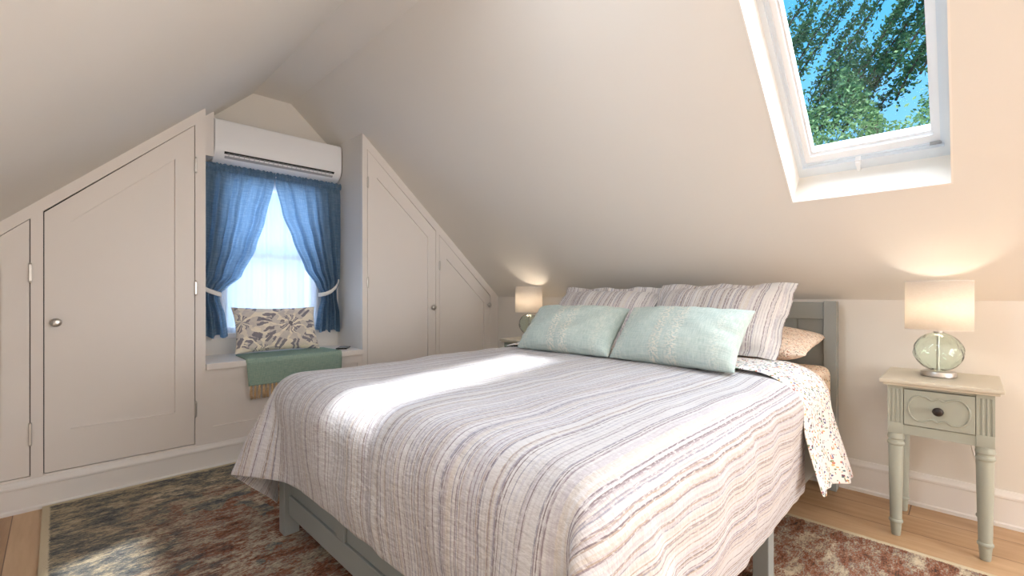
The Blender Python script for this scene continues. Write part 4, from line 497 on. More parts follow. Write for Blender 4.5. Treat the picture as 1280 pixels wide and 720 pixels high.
# ------------------------------------------------------------------ mesh builders
class MB:
    def __init__(s): s.bm = bmesh.new(); s.uv = None
    def box(s, x0, x1, y0, y1, z0, z1, bev=0, mat=None, seg=2):
        r = bmesh.ops.create_cube(s.bm, size=1)['verts']
        for v in r:
            v.co = Vector(((x0 + x1) / 2 + v.co.x * (x1 - x0), (y0 + y1) / 2 + v.co.y * (y1 - y0), (z0 + z1) / 2 + v.co.z * (z1 - z0)))
        if bev:
            es = list({e for v in r for e in v.link_edges})
            g = bmesh.ops.bevel(s.bm, geom=es, offset=bev, segments=seg, profile=.6, affect='EDGES', clamp_overlap=True)
            r = list(set(v for v in g['verts']) | {v for v in r if v.is_valid})
        if mat is not None:
            for v in r: v.co = mat @ v.co
        return s
    def prism(s, outer, holes, f0, f1):
        """outer/holes: 2-D loops; f0, f1 map a 2-D point to the near and far 3-D point"""
        loops = [list(outer)] + [list(h) for h in holes]
        flat = [p for L in loops for p in L]
        a = [s.bm.verts.new(f0(*p)) for p in flat]; b = [s.bm.verts.new(f1(*p)) for p in flat]
        for t in tessellate_polygon([[Vector((p[0], p[1], 0)) for p in L] for L in loops]):
            for w, r in ((a, 1), (b, -1)):
                try: s.bm.faces.new([w[i] for i in t][::r])
                except ValueError: pass
        o = 0
        for L in loops:
            n = len(L)
            for i in range(n):
                j = (i + 1) % n
                try: s.bm.faces.new((a[o + i], b[o + i], b[o + j], a[o + j]))
                except ValueError: pass
            o += n
        return s
    def lathe(s, prof, c=(0, 0, 0), seg=40, caps=True):
        rings = []
        for r, z in prof:
            rings.append([s.bm.verts.new((c[0] + r * math.cos(2 * PI * i / seg), c[1] + r * math.sin(2 * PI * i / seg), c[2] + z)) for i in range(seg)])
        for a, b in zip(rings, rings[1:]):
            for i in range(seg): s.bm.faces.new((a[i], a[(i + 1) % seg], b[(i + 1) % seg], b[i]))
        if caps:
            s.bm.faces.new(rings[0][::-1]); s.bm.faces.new(rings[-1])
        return s
    def tube(s, pts, r, seg=8, closed=False):
        pts = [Vector(p) for p in pts]; n = len(pts); rings = []
        for i, p in enumerate(pts):
            if closed: t = pts[(i + 1) % n] - pts[i - 1]
            else: t = pts[min(i + 1, n - 1)] - pts[max(i - 1, 0)]
            t.normalize(); ref = Vector((0, 0, 1)) if abs(t.z) < .9 else Vector((1, 0, 0))
            a = t.cross(ref).normalized(); b = t.cross(a)
            rr = r[i] if isinstance(r, (list, tuple)) else r
            rings.append([s.bm.verts.new(p + (a * math.cos(2 * PI * q / seg) + b * math.sin(2 * PI * q / seg)) * rr) for q in range(seg)])
        for i in range(n if closed else n - 1):
            A, B = rings[i], rings[(i + 1) % n]
            for q in range(seg): s.bm.faces.new((A[q], A[(q + 1) % seg], B[(q + 1) % seg], B[q]))
        if not closed: s.bm.faces.new(rings[0][::-1]); s.bm.faces.new(rings[-1])
        return s
    def grid(s, n, m, fn, uvf=None):
        vs = [[s.bm.verts.new(fn(i / n, j / m)) for j in range(m + 1)] for i in range(n + 1)]
        if uvf and s.uv is None: s.uv = s.bm.loops.layers.uv.new('UVMap')
        for i in range(n):
            for j in range(m):
                try: f = s.bm.faces.new((vs[i][j], vs[i][j + 1], vs[i + 1][j + 1], vs[i + 1][j]))
                except ValueError: continue
                if uvf:
                    for lp, (a, b) in zip(f.loops, ((i, j), (i, j + 1), (i + 1, j + 1), (i + 1, j))): lp[s.uv].uv = uvf(a / n, b / m)
        return s
    def build(s, name, mat, parent=None, smooth=False, recalc=True, weld=False, angle=None):
        if weld: bmesh.ops.remove_doubles(s.bm, verts=s.bm.verts[:], dist=1e-5)
        if recalc: bmesh.ops.recalc_face_normals(s.bm, faces=s.bm.faces[:])
        me = bpy.data.meshes.new(name); s.bm.to_mesh(me); s.bm.free()
        me.materials.append(mat)
        if smooth:
            for p in me.polygons: p.use_smooth = True
            if angle: 
                try: me.set_sharp_from_angle(angle=math.radians(angle))
                except Exception: pass
        o = bpy.data.objects.new(name, me); COL.objects.link(o)
        if parent is not None: o.parent = parent
        return o

def tag(o, label=None, cat=None, group=None, kind=None):
    if label: o['label'] = label
    if cat: o['category'] = cat
    if group: o['group'] = group
    if kind: o['kind'] = kind
    return o
def empty(name, loc=(0, 0, 0), rot=None):
    o = bpy.data.objects.new(name, None); COL.objects.link(o); o.location = loc; o.empty_display_size = .05
    if rot is not None: o.rotation_euler = rot
    return o
def frame(o, loc, xd, yd):
    x = Vector(xd).normalized(); z = x.cross(Vector(yd)).normalized(); y = z.cross(x)
    m = Matrix((x, y, z)).transposed().to_4x4(); m.translation = Vector(loc); o.matrix_world = m; return o
def mods(o, sub=0, solid=0, off=0, bev=0):
    if solid: d = o.modifiers.new('solid', 'SOLIDIFY'); d.thickness = solid; d.offset = off
    if bev: d = o.modifiers.new('bevel', 'BEVEL'); d.width = bev; d.segments = 2; d.limit_method = 'ANGLE'
    if sub: d = o.modifiers.new('subdivision', 'SUBSURF'); d.levels = sub; d.render_levels = sub
    return o
def copy_tree(o, parent=None):
    c = o.copy(); COL.objects.link(c)
    if parent is not None: c.parent = parent
    for ch in list(o.children): copy_tree(ch, c)
    return c

# ------------------------------------------------------------------ room
XH, YW = 2.87, 3.05                # headboard knee wall, closet wall
KR, ZK = .885, .965                # right slope, knee height
KL, ZL = .942, 1.486               # left slope: z = ZL + KL x
XN = -.553                         # near knee wall
ZF = 2.41
XF0, XF1 = (ZF - ZL) / KL, XH - (ZF - ZK) / KR
YR, YB = -3.0, 3.57
zr = lambda x: ZK + KR * (XH - x)
zl = lambda x: ZL + KL * x
S = lambda o: tag(o, kind='structure')

S(MB().box(XN - .1, XH + .1, YR - .1, YB + .1, -.1, 0).build('floor', M['floor']))
S(MB().box(XH, XH + .1, YR, YB + .1, 0, ZK + .05).build('wall_right', M['wall']))
S(MB().box(XN - .1, XN, YR, YB + .1, 0, zl(XN) + .05).build('wall_near', M['wall']))

# slopes and flat collar, one ceiling, with the seen skylight and unseen openings added to admit light
HR = [(.036, .566, 0.0, 1.15), (-1.9, -1.3, 0.0, 1.15)]                       # second opening is added for fill; y0, y1, a0, a1 along the right slope from x = 2.37
NR = Vector((KR, 0, 1)).normalized(); AR = Vector((-1, 0, KR)).normalized(); PR = Vector((2.37, 0, zr(2.37)))
NL = Vector((-KL, 0, 1)).normalized(); AL = Vector((1, 0, KL)).normalized(); PL = Vector((0, 0, ZL))
pr = lambda y, a, n=0: PR + AR * a + NR * n + Vector((0, y, 0))
pl = lambda y, a, n=0: PL + AL * a + NL * n + Vector((0, y, 0))
fR = math.hypot(1, KR); fL = math.hypot(1, KL)
mb = MB()
rect = lambda y0, y1, a0, a1: [(y0, a0), (y1, a0), (y1, a1), (y0, a1)]
mb.prism(rect(YR, YB + .1, (2.37 - XH) * fR, (2.37 - XF1) * fR), [rect(*h) for h in HR], lambda y, a: pr(y, a), lambda y, a: pr(y, a, .20))
LH = [(.80, 1.12, .12 * fL, .90 * fL), (1.55, 1.95, -.50 * fL, -.33 * fL)]  # unseen openings, shaped to drop sun strips on bed and rug
mb.prism(rect(YR, YB + .1, XN * fL, XF0 * fL), [rect(*h) for h in LH], lambda y, a: pl(y, a), lambda y, a: pl(y, a, .06))
mb.box(XF0 - .02, XF1 + .02, YR, YB + .1, ZF, ZF + .1)
ceil = S(mb.build('ceiling', M['ceil']))

# smooth plaster lining of the right skylight shaft (lighter colour than the ceiling)
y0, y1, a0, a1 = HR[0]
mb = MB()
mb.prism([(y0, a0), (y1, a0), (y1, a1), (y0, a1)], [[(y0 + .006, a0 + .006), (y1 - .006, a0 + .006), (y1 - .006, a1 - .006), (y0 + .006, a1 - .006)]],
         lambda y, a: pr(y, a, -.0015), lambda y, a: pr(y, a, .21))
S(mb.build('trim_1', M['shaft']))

# closet wall: niche between two face frames
NX0, NX1 = .596, 1.541
gap = .0035
def off(poly_z, d): return lambda x: poly_z(x) - d
door_l = [(-.50, -.086, .153), (-.045, .547, .153)]
TL = lambda x: ZL + KL * x - .062
TR = lambda x: zr(x) - .075
door_r = [(1.578, 2.177, .155), (2.209, 2.774, .155)]
def dpoly(x0, x1, zb, top, e=0): return [(x0 + e, zb + e), (x1 - e, zb + e), (x1 - e, top(x1) - e * 1.6), (x0 + e, top(x0) - e * 1.6)]
yf = lambda y: (lambda x, z: (x, y, z))
for nm, outer, ds, top in (('trim_2', [(XN, 0), (NX0, 0), (NX0, zl(NX0)), (XN, zl(XN))], door_l, TL),
                           ('trim_3', [(NX1, 0), (XH, 0), (XH, ZK), (NX1, zr(NX1))], door_r, TR)):
    mb = MB(); mb.prism(outer, [dpoly(*d, top) for d in ds], yf(YW), yf(YW + .022))
    S(mb.build(nm, M['trim']))
# black boards painting the shade seen through door gaps + niche walls
mb = MB()
mb.prism([(XN, 0), (NX0 - .03, 0), (NX0 - .03, zl(NX0 - .03)), (XN, zl(XN))], [], yf(YW + .06), yf(YW + .10))
mb.prism([(NX1 + .03, 0), (XH, 0), (XH, ZK), (NX1 + .03, zr(NX1 + .03))], [], yf(YW + .06), yf(YW + .10))
S(mb.build('gap_shade_board', M['dark']))
mb = MB()
yzx = lambda x: (lambda y, z: (x, y, z))
WX0, WX1, WZ0, WZ1, YL = .765, 1.375, .735, 1.76, 3.45
mb.prism([(YW + .022, 0), (YB, 0), (YB, zl(NX0)), (YW + .022, zl(NX0))], [], yzx(NX0), yzx(NX0 - .03))
mb.prism([(YW + .022, 0), (YB, 0), (YB, zr(NX1)), (YW + .022, zr(NX1))], [], yzx(NX1), yzx(NX1 + .03))
mb.prism([(NX0, 0), (NX1, 0), (NX1, 1.83), (NX0, 1.83)], [[(WX0, WZ0), (WX1, WZ0), (WX1, WZ1), (WX0, WZ1)]], yf(YL), yf(YB + .1))
mb.prism([(NX0 - .03, 1.83), (NX1 + .03, 1.83), (NX1 + .03, zr(NX1 + .03)), (XF1, ZF), (XF0, ZF), (NX0 - .03, zl(NX0 - .03))], [], yf(YB), yf(YB + .1))
S(mb.build('wall_left', M['wall']))

# doors
def closet_door(n, x0, x1, zb, top, knob, hinges, hx, panel, label):
    mb = MB(); yf0 = YW + .001
    outer = dpoly(x0, x1, zb, top, gap)
    mb.prism(outer, [panel], yf(yf0), yf(YW + .034))
    d = mb.build('door_%d' % n, M['trim']); tag(d, kind='structure'); tag(d, label, 'door')
    mb = MB(); pin = [(p[0], p[1]) for p in panel]
    mb.prism(pin, [], yf(YW + .0125), yf(YW + .032)); mb.build('panel', M['trim'], d)
    if knob:
        mb = MB(); prof = [(.007, 0), (.007, .012), (.012, .017), (.019, .020), (.0205, .025), (.018, .030), (.010, .033), (.002, .0335)]
        mb.lathe(prof, seg=24)
        kb = mb.build('door_knob', M['nickel'], d, smooth=True); frame_local(kb, (knob[0], yf0, knob[1]), (1, 0, 0), (0, 0, -1) if False else (0, 0, 1))
    for z0, z1 in hinges:
        mb = MB(); mb.box(hx - .006, hx + .006, YW - .008, YW + .004, z0, z1, .003)
        mb.lathe([(.004, 0), (.006, .003), (.004, .006)], (hx, YW - .004, z1), 10); mb.lathe([(.004, -.006), (.006, -.003), (.004, 0)], (hx, YW - .004, z0), 10)
        mb.build('hinge', M['nickel'], d)
    return d
def frame_local(o, loc, xd, yd):
    x = Vector(xd).normalized(); z = x.cross(Vector(yd)).normalized(); y = z.cross(x)
    m = Matrix((x, y, z)).transposed().to_4x4(); m.translation = Vector(loc); o.matrix_local = m
def ppoly(x0, x1, zb, top, l, r, b, t): return [(x0 + l, zb + b), (x1 - r, zb + b), (x1 - r, top(x1 - r) - t), (x0 + l, top(x0 + l) - t)]
H3 = [(1.676, 1.752), (.991, 1.063), (.311, .391)]
closet_door(1, *door_l[0], TL, None, [(1.052, 1.132), (.301, .396)], -.087, ppoly(*door_l[0], TL, .09, .09, .195, .13), 'low white sloped closet door cut by the left edge, hinged on its right')
closet_door(2, *door_l[1], TL, (-.003, .86), H3, .549, ppoly(*door_l[1], TL, .091, .091, .193, .125), 'large white sloped closet door left of the curtained window')
closet_door(3, *door_r[0], TR, (2.146, .884), [(1.76, 1.83), (1.04, 1.11), (.33, .40)], 1.582, ppoly(*door_r[0], TR, .075, .075, .19, .125), 'tall white sloped closet door right of the window seat')
closet_door(4, *door_r[1], TR, (2.744, .892), [(1.19, 1.255), (.33, .40)], 2.212, ppoly(*door_r[1], TR, .075, .075, .19, .125), 'short white sloped closet door in the corner beside the far lamp')

# baseboards
def baseboard(name, p0, p1, inward, z1):
    p0, p1, n = Vector(p0), Vector(p1), Vector(inward)
    prof = [(0, 0), (.022, 0), (.022, .014), (.016, .020), (.016, z1 - .035), (.019, z1 - .030), (.019, z1 - .022), (.012, z1 - .012), (.007, z1), (0, z1)]
    mb = MB(); A = [mb.bm.verts.new(p0 + n * d + Vector((0, 0, z))) for d, z in prof]; B = [mb.bm.verts.new(p1 + n * d + Vector((0, 0, z))) for d, z in prof]
    for i in range(len(prof)): mb.bm.faces.new((A[i], A[(i + 1) % len(prof)], B[(i + 1) % len(prof)], B[i]))
    mb.bm.faces.new(A); mb.bm.faces.new(B)
    return S(mb.build(name, M['base']))
baseboard('baseboard_right', (XH, YR, 0), (XH, YW, 0), (-1, 0, 0), .155)
baseboard('baseboard_left', (XN, YW, 0), (XH - .022, YW, 0), (0, -1, 0), .142)

# rear gable wall with an added opening for a fill lamp behind the camera
RW = (.75, 2.3, .35, 1.45)
mb = MB()
mb.prism([(XN, 0), (XH, 0), (XH, ZK), (XF1, ZF), (XF0, ZF), (XN, zl(XN))], [[(RW[0], RW[2]), (RW[1], RW[2]), (RW[1], RW[3]), (RW[0], RW[3])]], yf(YR), yf(YR - .1))
S(mb.build('wall_rear', M['wall']))
mb = MB()
mb.prism([(RW[0] - .06, RW[2] - .06), (RW[1] + .06, RW[2] - .06), (RW[1] + .06, RW[3] + .06), (RW[0] - .06, RW[3] + .06)], [[(RW[0], RW[2]), (RW[1], RW[2]), (RW[1], RW[3]), (RW[0], RW[3])]], yf(YR + .02), yf(YR))
S(mb.build('added_window_frame', M['trim']))  # frame of the added rear opening

# ------------------------------------------------------------------ roof window (right slope)
w1 = empty('window_1', pr(.3, 0, .2)); S(w1); tag(w1, 'white framed roof window in the slope above the near nightstand', 'skylight')
inv = Matrix.Translation(-w1.location)
def wpart(name, fn, mat):
    mb = MB(); fn(mb); o = mb.build(name, mat, w1); o.data.transform(inv); return o
iy0, iy1, ia0, ia1 = y0 + .006, y1 - .006, a0 + .006, a1 - .006
def ringp(mb, o, i, n0, n1): mb.prism(rect(*o), [rect(*i)], lambda y, a: pr(y, a, n0), lambda y, a: pr(y, a, n1))
wpart('outer_frame', lambda mb: (ringp(mb, (iy0, iy1, ia0, ia1), (iy0 + .020, iy1 - .020, ia0 + .045, ia1 - .03), .175, .26),
                                 ringp(mb, (iy0 + .018, iy1 - .018, ia0 + .04, ia1 - .03), (iy0 + .032, iy1 - .032, ia0 + .052, ia1 - .04), .195, .26)), M['vinyl'])
wpart('sash', lambda mb: (ringp(mb, (iy0 + .030, iy1 - .030, ia0 + .05, ia1 - .04), (iy0 + .052, iy1 - .052, ia0 + .085, ia1 - .06), .205, .27),
                          ringp(mb, (iy0 + .048, iy1 - .048, ia0 + .078, ia1 - .06), (iy0 + .060, iy1 - .060, ia0 + .095, ia1 - .07), .225, .27)), M['white'])
wpart('glass_pane', lambda mb: mb.prism(rect(iy0 + .055, iy1 - .055, ia0 + .09, ia1 - .065), [], lambda y, a: pr(y, a, .245), lambda y, a: pr(y, a, .249)), M['pane'])
def latch(mb):
    mb.prism(rect(.325, .343, .030, .058), [], lambda y, a: pr(y, a, .166), lambda y, a: pr(y, a, .21))
    mb.prism(rect(.328, .340, .000, .050), [], lambda y, a: pr(y, a, .160), lambda y, a: pr(y, a, .172))
wpart('latch_handle', latch, M['white'])
wpart('maker_plate', lambda mb: mb.prism(rect(.070, .105, .055, .064), [], lambda y, a: pr(y, a, .190), lambda y, a: pr(y, a, .20)), M['greyp'])

# small window in the niche
w2 = empty('window_2', (1.07, YL + .06, WZ0)); S(w2); tag(w2, 'small white window behind the sheer and blue curtains', 'window')
inv2 = Matrix.Translation(-w2.location)
mb = MB(); W4 = lambda d: [(WX0 + d, WZ0 + d), (WX1 - d, WZ0 + d), (WX1 - d, WZ1 - d), (WX0 + d, WZ1 - d)]
mb.prism(W4(0), [W4(.035)], yf(YL + .04), yf(YL + .10)); mb.box(WX0 + .03, WX1 - .03, YL + .05, YL + .09, 1.235, 1.275)
o = mb.build('window_frame', M['trim'], w2); o.data.transform(inv2)
mb = MB(); mb.prism(W4(.033), [], yf(YL + .068), yf(YL + .072)); o = mb.build('glass_pane', M['pane'], w2); o.data.transform(inv2)
mb = MB(); mb.box(WX0 - .06, WX1 + .06, YL - .018, YL, .700, .734, .004); o = mb.build('window_sill', M['trim'], w2); o.data.transform(inv2)

# ------------------------------------------------------------------ air conditioner
ax0, ax1 = .707, 1.534
ac = empty('air_conditioner', (1.12, YB, 1.84)); tag(ac, 'white wall-mounted split air conditioner above the blue curtains', 'air conditioner')
iac = Matrix.Translation(-ac.location)
prof = [(YB, 2.117), (3.395, 2.117), (3.376, 2.110), (3.370, 2.095), (3.366, 1.96), (3.370, 1.918), (3.384, 1.893), (3.41, 1.868), (3.45, 1.848), (3.49, 1.842), (YB, 1.842)]
mb = MB(); mb.prism(prof, [], yzx(ax0), yzx(ax1)); o = mb.build('body', M['white'], ac, smooth=True, angle=40); o.data.transform(iac); mods(o, bev=.006)
# outlet slot: black strip painting the shade of the cavity, deflector and fins laid on the curved lower front
pA, pB = Vector((0, 3.370, 1.912)), Vector((0, 3.428, 1.858)); ax = (pB - pA).normalized(); nn = Vector((0, ax.z, -ax.y)); nn = nn if nn.y < 0 else -nn
def strip(mb, x0, x1, s0, s1, h0, h1):
    c = [pA + ax * s + nn * h for s, h in ((s0, h0), (s1, h0), (s1, h1), (s0, h1))]
    mb.prism([(p.y, p.z) for p in c], [], yzx(x0), yzx(x1))
L = (pB - pA).length
mb = MB(); strip(mb, ax0 + .055, ax1 - .055, .004, L * .72, -.01, .0032); o = mb.build('air_outlet', M['dark'], ac); o.data.transform(iac)
mb = MB(); strip(mb, ax0 + .06, ax1 - .06, L * .42, L * .62, .001, .009)
o = mb.build('louver', M['greyp'], ac); o.data.transform(iac)
mb = MB()
for i in range(23): strip(mb, ax0 + .08 + i * .030, ax0 + .083 + i * .030, .010, L * .42, 0, .0052)
strip(mb, ax0 + .07, ax1 - .07, .012, .0135, .0028, .0052)
o = mb.build('outlet_fins', M['greyp'], ac); o.data.transform(iac)
mb = MB(); strip(mb, ax0 + .058, ax1 - .058, L * .68, L * .80, .0, .005); o = mb.build('outlet_lip', M['white'], ac); o.data.transform(iac)
mb = MB(); mb.prism([(NX0, 1.86), (ax0 - .006, 1.86), (ax0 - .006, zl(ax0 - .006)), (NX0, zl(NX0))], [], yf(3.36), yf(YB))
S(mb.build('trim_5', M['trim']))

# ------------------------------------------------------------------ curtains
def interp(tab, z):
    for (z0, a), (z1, b) in zip(tab, tab[1:]):
        if z0 >= z >= z1:
            t = (z0 - z) / (z0 - z1); t2 = t * t * (3 - 2 * t); return a + (b - a) * (.5 * t + .5 * t2)
    return tab[-1][1] if z < tab[-1][0] else tab[0][1]
def curtain(name, outer, inner, seed, label, flip):
    root = empty(name, (interp(outer, 1.8), 3.41, 1.82)); tag(root, label, 'curtain', 'curtains at the small window')
    inv = Matrix.Translation(-root.location)
    zt, zb = 1.825, inner[-1][0]
    def fn(t, s):
        z = zt + (zb - zt) * t
        xo, xi = interp(outer, z), interp(inner, z)
        w = abs(xi - xo); full = .46
        ph = s * 2 * PI
        amp = .010 + .016 * max(0, 1 - w / full) + .006 * min(1, t * 3)
        y = 3.391 + amp * (math.sin(ph * 5 + seed) * .7 + .5 * math.sin(ph * 8.3 + 2 * seed + t * 2))
        if t < .06: y = 3.393 + .004 * math.sin(ph * 12 + seed)
        if 1.0 < z < 1.04 or abs(z - 1.02) < .08: y = 3.391 + (y - 3.391) * (.55 + .45 * min(1, abs(z - 1.02) / .08))
        x = xo + (xi - xo) * s + .006 * math.sin(ph * 5 + t * 3) * min(w, .2) / .2
        zz = z + (.012 * math.sin(ph * 3 + seed) * t if t > .9 else 0) + (.006 * math.sin(ph * 19) if t < .01 else 0)
        return (x, y, zz)
    mb = MB(); mb.grid(90, 110, fn, lambda t, s: (s * .75, t * 1.1))
    p = mb.build('fabric_panel', M['curtain'], root, smooth=True, recalc=False); p.data.transform(inv)
    mb = MB()
    def hd(t, s):
        a = fn(0.001 + .042 * t, s); bulge = .013 * math.sin(PI * t)
        ph = s * 2 * PI
        return (a[0], 3.384 - bulge - .0035 * math.sin(ph * 24 + seed) - .002 * math.sin(ph * 41), 1.829 - .05 * t + .004 * math.sin(ph * 17) * (1 - t) + .003 * math.sin(ph * 23) * t)
    mb.grid(8, 160, hd, lambda t, s: (s * .75, t * .05))
    h = mb.build('rod_pocket', M['curtain'], root, smooth=True, recalc=False); h.data.transform(inv)
    return root, inv
oL = [(1.83, .60), (.70, .60)]
iL = [(1.83, 1.066), (1.76, 1.064), (1.50, 1.004), (1.303, .945), (1.11, .859), (1.03, .775), (1.0, .742), (.96, .735), (.86, .765), (.72, .782)]
oR = [(1.83, 1.532), (1.10, 1.528), (1.02, 1.505), (.95, 1.508), (.85, 1.53), (.69, 1.538)]
iR = [(1.83, 1.070), (1.76, 1.072), (1.56, 1.115), (1.377, 1.188), (1.18, 1.271), (1.05, 1.36), (1.0, 1.392), (.95, 1.395), (.85, 1.37), (.715, 1.352)]
cl, il = curtain('curtain', oL, iL, .6, 'blue curtain panel on the left of the window, tied back', 0)
cr, ir = curtain('curtain', oR, iR, 2.1, 'blue curtain panel on the right of the window, tied back', 1)
def tie(root, inv, pts):
    mb = MB(); n = len(pts)
    P = [Vector(p) for p in pts]
    def fn(t, s):
        f = t * (n - 1); i = min(int(f), n - 2); p = P[i].lerp(P[i + 1], f - i)
        return p + Vector((0, -.005 * math.sin(PI * s), (s - .5) * .028))
    mb.grid(24, 6, fn); o = mb.build('tieback', M['tie'], root, smooth=True); o.data.transform(inv); mods(o, solid=.004)
tie(cl, il, [(.598, 3.40, 1.065), (.62, 3.372, 1.045), (.67, 3.366, 1.015), (.72, 3.372, .995), (.748, 3.395, .988), (.752, 3.42, .988)])
tie(cr, ir, [(1.378, 3.42, .985), (1.382, 3.395, .985), (1.41, 3.370, .992), (1.45, 3.364, 1.010), (1.49, 3.368, 1.045), (1.515, 3.39, 1.085), (1.538, 3.42, 1.10)])
mb = MB(); mb.tube([(NX0 + .001, 3.391, 1.80), (NX1 - .001, 3.391, 1.80)], .006, 10)
tag(mb.build('curtain_rod', M['white']), 'thin rod in the gathered curtain heading under the air conditioner', 'curtain rod')
def sheer(t, s):
    x = .70 + (1.44 - .70) * s; z = 1.80 + (.737 - 1.80) * t; ph = s * 2 * PI
    return (x, 3.432 + .005 * math.sin(ph * 9 + .5 * t) + .004 * math.sin(ph * 15.3 + 1.3), z)
mb = MB(); mb.grid(30, 160, sheer, lambda t, s: (s, t)); sh = mb.build('sheer_curtain', M['sheer'], smooth=True, recalc=False)
tag(sh, 'white translucent sheer hanging between the two blue curtains', 'sheer curtain')

# ------------------------------------------------------------------ window seat
ws = empty('window_seat', (1.07, 3.2, 0)); tag(ws, 'white built-in window seat in the niche under the curtains', 'window seat')
iw = Matrix.Translation(-ws.location)
mb = MB(); mb.box(NX0 + .001, NX1 - .001, 3.032, YL, .562, .598, .004); o = mb.build('seat_board', M['trim'], ws); o.data.transform(iw)
mb = MB(); mb.box(NX0, NX1, YW + .010, YW + .04, 0.001, .562)
mb.box(NX0, NX1, YW + .002, YW + .012, .142, .235); mb.box(NX0, NX0 + .035, YW + .002, YW + .012, .235, .562); mb.box(NX1 - .035, NX1, YW + .002, YW + .012, .235, .562); mb.box(NX0 + .035, NX1 - .035, YW + .002, YW + .012, .505, .562)
o = mb.build('front_panel', M['trim'], ws); o.data.transform(iw)

# throw + tassels
def throwf(t, s):
    Lt = .27; Lh = .155; r = .014
    d = t * (Lt + Lh + r)
    x = .795 + .582 * s
    wig = .003 * math.sin(s * 9 + t * 4)
    zs = .602
    if d < Lt: return (x + .012 * (1 - d / Lt) * (1 - 2 * s), 3.302 - d, zs + .0035 + abs(wig) * .6)
    a = d - Lt
    if a < r * 1.57: th = a / r; return (x, 3.032 - r * .6 * math.sin(th) - .0005, zs + .0035 - r * (1 - math.cos(th)))
    q = a - r * 1.57 + r
    return (x + .014 * (q / Lh) * (.6 - s) * 1.2, 3.032 - r * .6 - .003 - .006 * math.sin(s * 7 + 1) * q / Lh - .002, zs + .0035 - q)
mb = MB(); mb.grid(50, 40, throwf, lambda t, s: (t * .45, s * .58)); th = mb.build('throw_blanket', M['throw'], smooth=True, recalc=False); mods(th, solid=.008, off=-1 if False else 1)
tag(th, 'sage green throw blanket with tan fringe draped over the window seat edge', 'throw blanket')
tas = None
for i in range(24):
    s = (i + .5) / 24; p = Vector(throwf(1, s)); random.seed(i)
    if tas is None:
        mb = MB(); random.seed(5)
        for q in range(7):
            a = q * .9; mb.tube([(0, 0, .004), (.004 * math.cos(a), .003 * math.sin(a), -.014), (.007 * math.cos(a) + .002, .005 * math.sin(a), -.045), (.010 * math.cos(a) + random.uniform(-.004, .004), .006 * math.sin(a), -.078)], [.0022, .0026, .0024, .0016], 5)
        mb.lathe([(.001, -.014), (.006, -.011), (.0068, -.007), (.006, -.003), (.001, 0)], seg=10)
        tas = mb.build('tassel', M['fringe'], th, smooth=True); o = tas
    else:
        o = tas.copy(); COL.objects.link(o); o.parent = th
    o.location = p + Vector((0, .001, -.002)); o.rotation_euler = (random.uniform(-.06, .06), random.uniform(-.1, .1), random.uniform(0, 6))

# ------------------------------------------------------------------ pillows
def pillow(name, W, H, T, mat, pinch=.06, flange=0, seed=0, nu=46, nv=34, parent=None, wr=.006, pw=.55):
    mb = MB(); mb.uv = mb.bm.loops.layers.uv.new('UVMap')
    def pt(u, v, side):
        iu, iv = u, v
        fx, fy = 1, 1
        a, b = abs(u), abs(v)
        if flange:
            fa, fb = 1 - 2 * flange / W, 1 - 2 * flange / H
            ta, tb = min(1, a / fa), min(1, b / fb)
        else: ta, tb = a, b
        t = max(0, (1 - ta ** 2.6)) ** pw * max(0, (1 - tb ** 2.6)) ** pw
        x = W / 2 * u * (1 - pinch * (1 - v * v) * a ** 3)
        y = H / 2 * v * (1 - pinch * 1.3 * (1 - u * u) * b ** 3)
        n = noise.noise(Vector((u * 2.2 + seed, v * 2.2, side * .7))) * T * .10
        e = max(ta, tb)
        rip = wr * math.sin((u * 23 if tb > ta else v * 19) + seed) * (e ** 5) * (1 if not flange else 1.0)
        fl = 0
        if flange and (a > fa or b > fb): fl = .010 * math.sin(u * 9 + seed) + .012 * math.sin(v * 7 + seed * 2)
        z = side * (T / 2 * t + .002) + n * t + rip * (.5 if flange else t + .15) + fl
        return Vector((x, y, z))
    for side in (1, -1):
        mb.grid(nu, nv, lambda a, b: pt(a * 2 - 1, b * 2 - 1, side), lambda a, b: (a, b) if not flange else (b * H, a * W))
    bm = mb.bm
    o = mb.build(name, mat, parent, smooth=True, weld=False)
    b = bmesh.new(); b.from_mesh(o.data); bmesh.ops.holes_fill(b, edges=[e for e in b.edges if e.is_boundary][:0], sides=0)
    # stitch the two faces along the rim
    rim = [[], []]
    def idx(side, i, j): return side * (nu + 1) * (nv + 1) + i * (nv + 1) + j
    b.verts.ensure_lookup_table()
    loop = [(i, 0) for i in range(nu)] + [(nu, j) for j in range(nv)] + [(i, nv) for i in range(nu, 0, -1)] + [(0, j) for j in range(nv, 0, -1)]
    uvl = b.loops.layers.uv.active
    for q in range(len(loop)):
        i, j = loop[q]; i2, j2 = loop[(q + 1) % len(loop)]
        f = b.faces.new((b.verts[idx(0, i, j)], b.verts[idx(0, i2, j2)], b.verts[idx(1, i2, j2)], b.verts[idx(1, i, j)]))
        f.smooth = True
        for lp, (a, c) in zip(f.loops, ((i, j), (i2, j2), (i2, j2), (i, j))):
            lp[uvl].uv = (a / nu, c / nv) if not flange else (c / nv * H, a / nu * W)
    bmesh.ops.recalc_face_normals(b, faces=b.faces[:])
    b.to_mesh(o.data); b.free(); o.data.shade_smooth()
    mods(o, sub=1)
    return o

lum = pillow('lumbar_cushion', .53, .315, .12, M['petal'], .07, 0, 3.1)
frame(lum, (1.055, 3.300, .757), (1, -.01, -.012), (0, .115, .30))
tag(lum, 'cream oblong cushion with grey petal pattern on the window seat', 'cushion')

